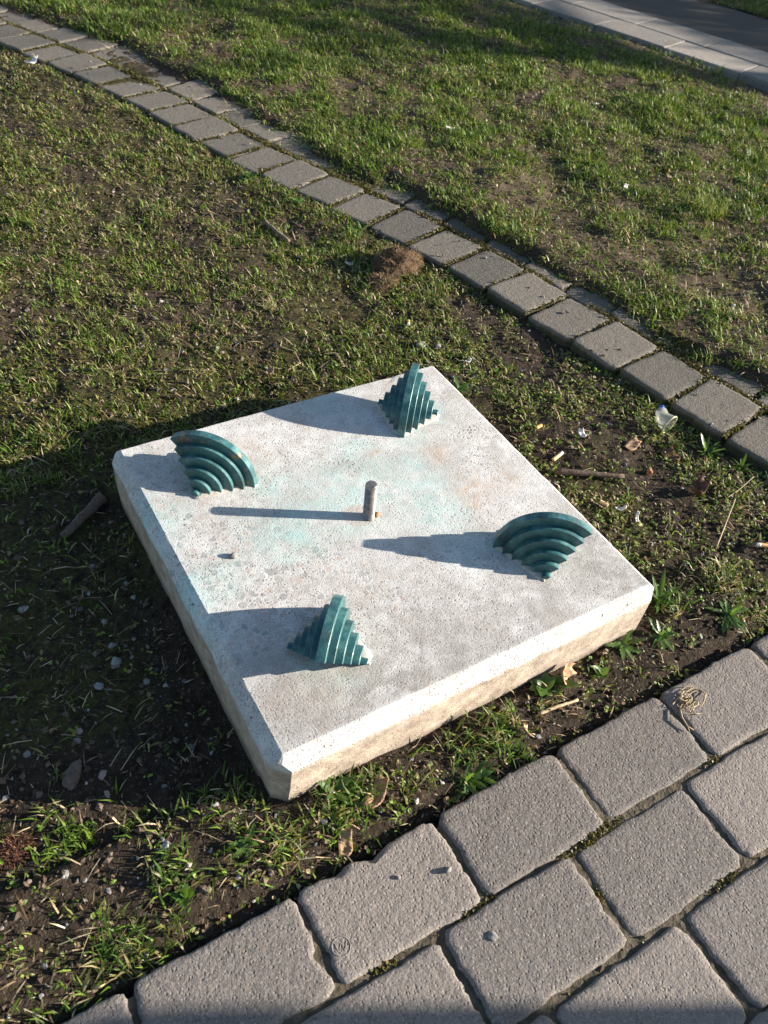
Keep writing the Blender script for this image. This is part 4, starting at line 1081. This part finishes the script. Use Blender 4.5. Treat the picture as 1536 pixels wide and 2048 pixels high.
# translucent plastic tube with a rolled rim
pt = obj('plastic_tube', None, None, None, (.800, .050, gz1(.8, .05) + .012), None, 'translucent plastic tube with yellowish rolled rim lying against the path', 'litter')
pt.rotation_euler = (0.1, 0.12, -1.45)
V = []; F = []; nn_ = 24; secs = [(0, .0205, 0, 1.15), (-.006, .0185, 0, 1.1), (-.014, .0175, .001, 1.0), (-.022, .0165, .004, .85), (-.030, .016, .009, .8), (-.036, .013, .012, .7), (-.041, .006, .013, .6)]
for (x_, r_, zo, f_) in secs:
    for k_ in range(nn_):
        a = 2 * math.pi * k_ / nn_; w_ = 1 + .08 * math.sin(3 * a + x_ * 200) * (x_ < -.005)
        V.append((x_, r_ * math.cos(a) * w_, zo + .012 + r_ * f_ * math.sin(a) * w_))
for i_ in range(len(secs) - 1):
    for k_ in range(nn_): F.append((i_ * nn_ + k_, i_ * nn_ + (k_ + 1) % nn_, (i_ + 1) * nn_ + (k_ + 1) % nn_, (i_ + 1) * nn_ + k_))
obj('tube_wall', pyme('tube_wall', V, F, True), m_plastic, pt)
rp = [(0, .0205 * math.cos(a), .012 + .0205 * 1.15 * math.sin(a)) for a in np.linspace(0, 2 * math.pi, 33)]
V, F = tube(rp, [.0019] * 33, 8, False); obj('rim', pyme('rim', V, F, True), m_rim, pt)
V, F = tube([(-.034, .010, .024), (-.040, .012, .027), (-.045, .010, .024)], [.004, .005, .003], 8); obj('blue_end', pyme('blue_end', V, F, True), m_blue, pt)

# ---- weeds with single leaves
def leaf_mesh(L, W, serr=0.0, n=7, cup=.25):
    V = []; F = []
    for i_ in range(n + 1):
        t = i_ / n
        w = W * (math.sin(math.pi * min(1, t ** .75)) ** .8 if t > 0 else 0) * .5 + (.0009 if t < 1 else 0)
        if serr: w *= 1 + serr * (1 if i_ % 2 else -1)
        z = -.25 * L * t * t + .02 * L * math.sin(t * 9)
        x_ = L * t
        V += [(x_, w, z + cup * w), (x_, 0, z - .0), (x_, -w, z + cup * w)]
    for i_ in range(n):
        a = i_ * 3; F += [(a, a + 3, a + 4, a + 1), (a + 1, a + 4, a + 5, a + 2)]
    return pyme('leaf', V, F, True)
lm = {'round': [leaf_mesh(.030, .018), leaf_mesh(.026, .016)], 'long': [leaf_mesh(.046, .0095, .22, 11), leaf_mesh(.036, .008, .25, 11)], 'blade': [leaf_mesh(.05, .008), leaf_mesh(.06, .007)]}
k = M('leaf_green', .38, .5)
fr = k.noise(120, 4); lg = k.mix(fr, (.035, .085, .014), (.085, .155, .03)); k.set(k.b.inputs['Base Color'], lg)
t_ = k.n.new('ShaderNodeBsdfTranslucent'); k.set(t_.inputs[0], (.16, .28, .03)); mx = k.n.new('ShaderNodeMixShader'); mx.inputs[0].default_value = .3
k.l.new(k.b.outputs[0], mx.inputs[1]); k.l.new(t_.outputs[0], mx.inputs[2]); k.l.new(mx.outputs[0], k.o.inputs[0]); m_leafg = k.m
for a in lm.values():
    for me in a: me.materials.append(m_leafg)
def weed(x, y, kind, nleaf, sc, label, up=.35):
    e = obj('weed', None, None, None, (x, y, gz1(x, y) - .001), random.random() * 6, label, 'weed', 'weeds in the soil')
    for i_ in range(int(nleaf * 1.5)):
        o = obj('leaf', random.choice(lm[kind]), None, e, (random.uniform(-.003, .003), random.uniform(-.003, .003), .002 + .002 * i_ / nleaf))
        s_ = sc * random.uniform(.5, 1.05); o.scale = (s_, s_, s_)
        o.rotation_euler = (random.uniform(-.3, .3), -abs(random.gauss(up, .4)), i_ * 2.4 + random.uniform(-.3, .3))
weed(.105, -.366, 'round', 10, 1.0, 'round-leaved weed against the middle of the lit plinth face', .45)
weed(.135, -.372, 'round', 5, 1.0, 'few-leaved round weed right beside the tan dry leaf')
weed(.218, -.384, 'round', 6, .7, 'small weed in the front strip between the dry leaf and the right corner')
weed(-.081, -.432, 'long', 13, 1.0, 'dandelion rosette spilling onto the pavement edge', .3)
weed(-.058, -.438, 'long', 8, .8, 'smaller dandelion rosette beside the big one at the pavement edge', .3)
weed(.408, -.318, 'blade', 12, 1.0, 'leafy weed at the right corner of the plinth', .6)
weed(.285, -.360, 'long', 10, .9, 'dandelion below the right end of the lit plinth face', .35)
weed(.36, -.375, 'long', 10, .9, 'broad-leaved weed at the pavement edge near the right corner', .4)
weed(.505, -.397, 'long', 12, 1.0, 'green weed rosette at the right edge above the pavement', .4)
weed(.835, -.040, 'blade', 12, .9, 'bright bladed weed growing against the path below the plastic tube', .7)
weed(.86, -.115, 'blade', 9, .9, 'bladed weed against the path near the right edge of the picture', .7)
weed(.39, .43, 'round', 9, 1.0, 'leafy weed at the far corner of the plinth', .4)
weed(.44, .36, 'long', 8, .9, 'long-leaved weed beside the far right edge of the plinth', .4)
weed(.434, 1.52, 'round', 12, 1.1, 'leafy weed at the edge of the path, upper left', .5)
weed(.500, 1.31, 'round', 12, 1.0, 'leafy weed at the path edge above the grey stick', .5)
weed(.60, 1.10, 'blade', 8, .8, 'sparse weed against the path above the dried sod', .6)
weed(-.497, -.397, 'round', 8, .7, 'small bright weed left of the pavement corner', .5)
weed(-.266, -.369, 'long', 12, 1.0, 'ragged weed at the near corner of the plinth', .5)
weed(-.40, -.375, 'long', 9, .8, 'flat rosette in the soil left of the near corner', .3)

def tuft(x, y, n_, L_, label, pal=GREENS, lean_=.45, spread=.018):
    P_ = np.stack([np.clip(rng.normal(0, spread, n_), -1.5 * spread, 1.5 * spread), np.clip(rng.normal(0, spread, n_), -1.5 * spread, 1.5 * spread), np.zeros(n_)], -1)
    P_[:, 1] = np.where(P_[:, 1] + y < PV_Y + .004, -P_[:, 1], P_[:, 1])
    P_[:, 2] = ground_z(P_[:, 0] + x, P_[:, 1] + y) - gz1(x, y) - .001
    V_, q_, t_, c_ = blades(P_, rng.random(n_) * 6.283, L_ * (.45 + .8 * rng.random(n_)), .0016 + .0014 * rng.random(n_), np.abs(rng.normal(lean_, .35, n_)), colmix(n_, pal, .3), .8)
    obj('grass_tuft', mesh_np('grass_tuft', V_, [q_, t_], c_), m_grass, None, (x, y, gz1(x, y)), None, label, 'grass tuft', 'grass tufts')
BG = [(.075, .145, .02), (.11, .19, .03), (.06, .11, .018), (.28, .23, .12)]
tuft(-.005, -.402, 170, .038, 'bright green grass tuft in the middle of the front strip', BG, .5, .022)
tuft(-.06, -.395, 60, .03, 'thin grass tuft left of the bright one in the front strip', BG, .7)
tuft(-.257, -.385, 130, .032, 'dark grass tuft at the near corner of the plinth', BG, .6)
tuft(-.225, -.375, 80, .028, 'small green tuft touching the front face of the plinth by the near corner', BG, .6)
tuft(.194, .838, 70, .032, 'pale dry grass tuft on the turf behind the plinth', [(.34, .31, .16), (.2, .22, .07), (.4, .36, .24)], .35, .01)
tuft(1.676, .787, 340, .06, 'tall bright grass tuft on the lawn at the right edge', [(.10, .17, .025), (.16, .22, .04), (.3, .27, .12)], .45, .032)
tuft(-.364, -.400, 90, .032, 'dry grass tuft by the pavement left of the near corner', DRY + GREENS, .8, .016)
tuft(-.586, -.415, 110, .03, 'green tuft in the lower left corner', BG, .6, .017)
tuft(-.50, -.36, 110, .024, 'low green tuft left of the dry one near the pavement', BG, .6, .017)
tuft(-.60, -.262, 130, .022, 'sunlit green tuft beside the reddish moss at the left', [(.09, .16, .02), (.13, .2, .017)], .6, .017)
tuft(.43, -.20, 90, .028, 'green tuft beside the right edge of the plinth', BG, .6, .017)
tuft(.56, -.33, 120, .035, 'dry and green grass tuft at the right above the pavement', BG + DRY, .7, .017)
tuft(.43, -.33, 110, .032, 'green tuft under the right corner of the plinth', BG, .6, .02)
tuft(.52, .30, 80, .022, 'low green tuft between plinth and path', BG, .7, .017)

# ------------------------------------------------------------------ beyond the picture: what casts the shade
TE = math.tan(SUN_EL)
# unseen leafy screen, added and sized to shade the lane
hb = KP + KN * 5.8
shade_hedge = obj('shade_hedge', None, None, None, (hb[0], hb[1], 0), math.atan2(KT[1], KT[0]), 'unseen leafy screen added to shade the lane', 'shade_hedge')
nl = 60000
hx_ = -6 + rng.random(nl) * 13; hy_ = (rng.random(nl) - .5) * .4; hz_ = .05 + rng.random(nl) ** .8 * (2.27 + .10 * (vnoise(hx_, hx_ * 0, 1.2, 4) - .5))
V, q4, cc = leaflets(np.stack([hx_, hy_, hz_], -1), rng.random(nl) * 6.28, .05 + .05 * rng.random(nl), .04 + .03 * rng.random(nl), rng.normal(0, .6, nl), colmix(nl, [(.03, .06, .015), (.045, .08, .02)], .3))
obj('foliage', mesh_np('foliage', V, [q4], cc), m_grass, shade_hedge, kind='stuff')
V = []; F = []
for i_ in range(14):
    add(tube([(-5.8 + i_ * .95, 0, 0), (-5.75 + i_ * .95, .05, 1.1), (-5.8 + i_ * .95, 0, 2.1)], [.05, .04, .015], 6))
obj('stems', pyme('stems', V, F), m_bark, shade_hedge)

# bare tree whose forked trunk throws the soft shadow across the upper lawn
def caster(q, base, depth=0.):
    """point above shadow spot q on the upright plane through base facing the sun, moved by depth towards the sun"""
    D = (Vector((base[0], base[1], 0)) - Vector((q[0], q[1], 0))).dot(SAZ) + depth
    v = Vector((q[0], q[1], .02)) + SAZ * D; v.z = .02 + D * TE
    return v
qr = Vector((3.056, 1.72, 0))
tb = qr + SAZ * 7.0
tree = obj('bare_tree', None, None, None, (tb.x, tb.y, 0), None, 'leafless forked tree on the far side of the lane', 'tree')
def tpts(qs): return [caster(q, tb) - Vector((tb.x, tb.y, 0)) for q in qs]
V, F = tube([(0, 0, -.1), (0, 0, .8)] + tpts([(3.056, 1.72), (2.829, 1.85), (2.62, 1.985)]), [.22, .18, .17, .16, .14], 10, True, .1)
obj('trunk', pyme('trunk', V, F, True), m_bark, tree)
limbs = [([(2.66, 1.96), (2.587, 2.20), (2.557, 2.45), (2.489, 2.75), (2.44, 3.05), (2.35, 3.5)], .13, .06),
         ([(2.64, 1.98), (2.40, 2.20), (2.10, 2.24), (1.85, 2.36), (1.68, 2.72), (1.5, 3.3)], .12, .05),
         ([(2.35, 2.22), (2.2, 2.5), (2.1, 2.9), (2.05, 3.4)], .07, .03), ([(2.55, 2.5), (2.75, 2.8), (2.9, 3.2)], .05, .02), ([(1.95, 2.3), (1.75, 2.35), (1.4, 2.6), (1.1, 3.1)], .06, .03)]
for qs, r0_, r1_ in limbs:
    pts = tpts(qs); V, F = tube(pts, list(np.linspace(r0_, r1_, len(pts))), 8, True, .15)
    obj('limb', pyme('limb', V, F, True), m_bark, tree)
V = []; F = []
for k_ in range(70):
    qs = random.choice(limbs)[0]; i_ = random.randrange(2, len(qs)); q = qs[i_]
    a = caster(q, tb) - Vector((tb.x, tb.y, 0)); d = Vector((random.gauss(0, .5), random.gauss(0, .5), random.uniform(.15, .8)))
    add(tube([a, a + d * .5 + Vector((random.gauss(0, .06), random.gauss(0, .06), 0)), a + d], [.012, .008, .003], 5))
obj('twigs', pyme('twigs', V, F), m_bark, tree, kind='stuff')

# unseen post, added so its shadow edge crosses the bottom of the view
pb = Vector((.089, -.845, 0)) + SAZ * 2.2 + Vector((-SAZ.y, SAZ.x, 0)) * -.070
V, F = tube([(0, 0, -.05), (0, 0, .9), (0, 0, .93), (0, 0, .95)], [.06, .06, .055, .03], 20)
post = obj('shadow_post', None, None, None, (pb.x, pb.y, 0), None, 'unseen post added to cast the shadow band along the bottom', 'shadow_post')
obj('shaft', pyme('shaft', V, F, False), m_stone, post)
V, F = tube([(0, 0, 0), (0, 0, .012), (0, 0, .02)], [.09, .09, .062], 20); obj('base_plate', pyme('base_plate', V, F), m_stone, post)
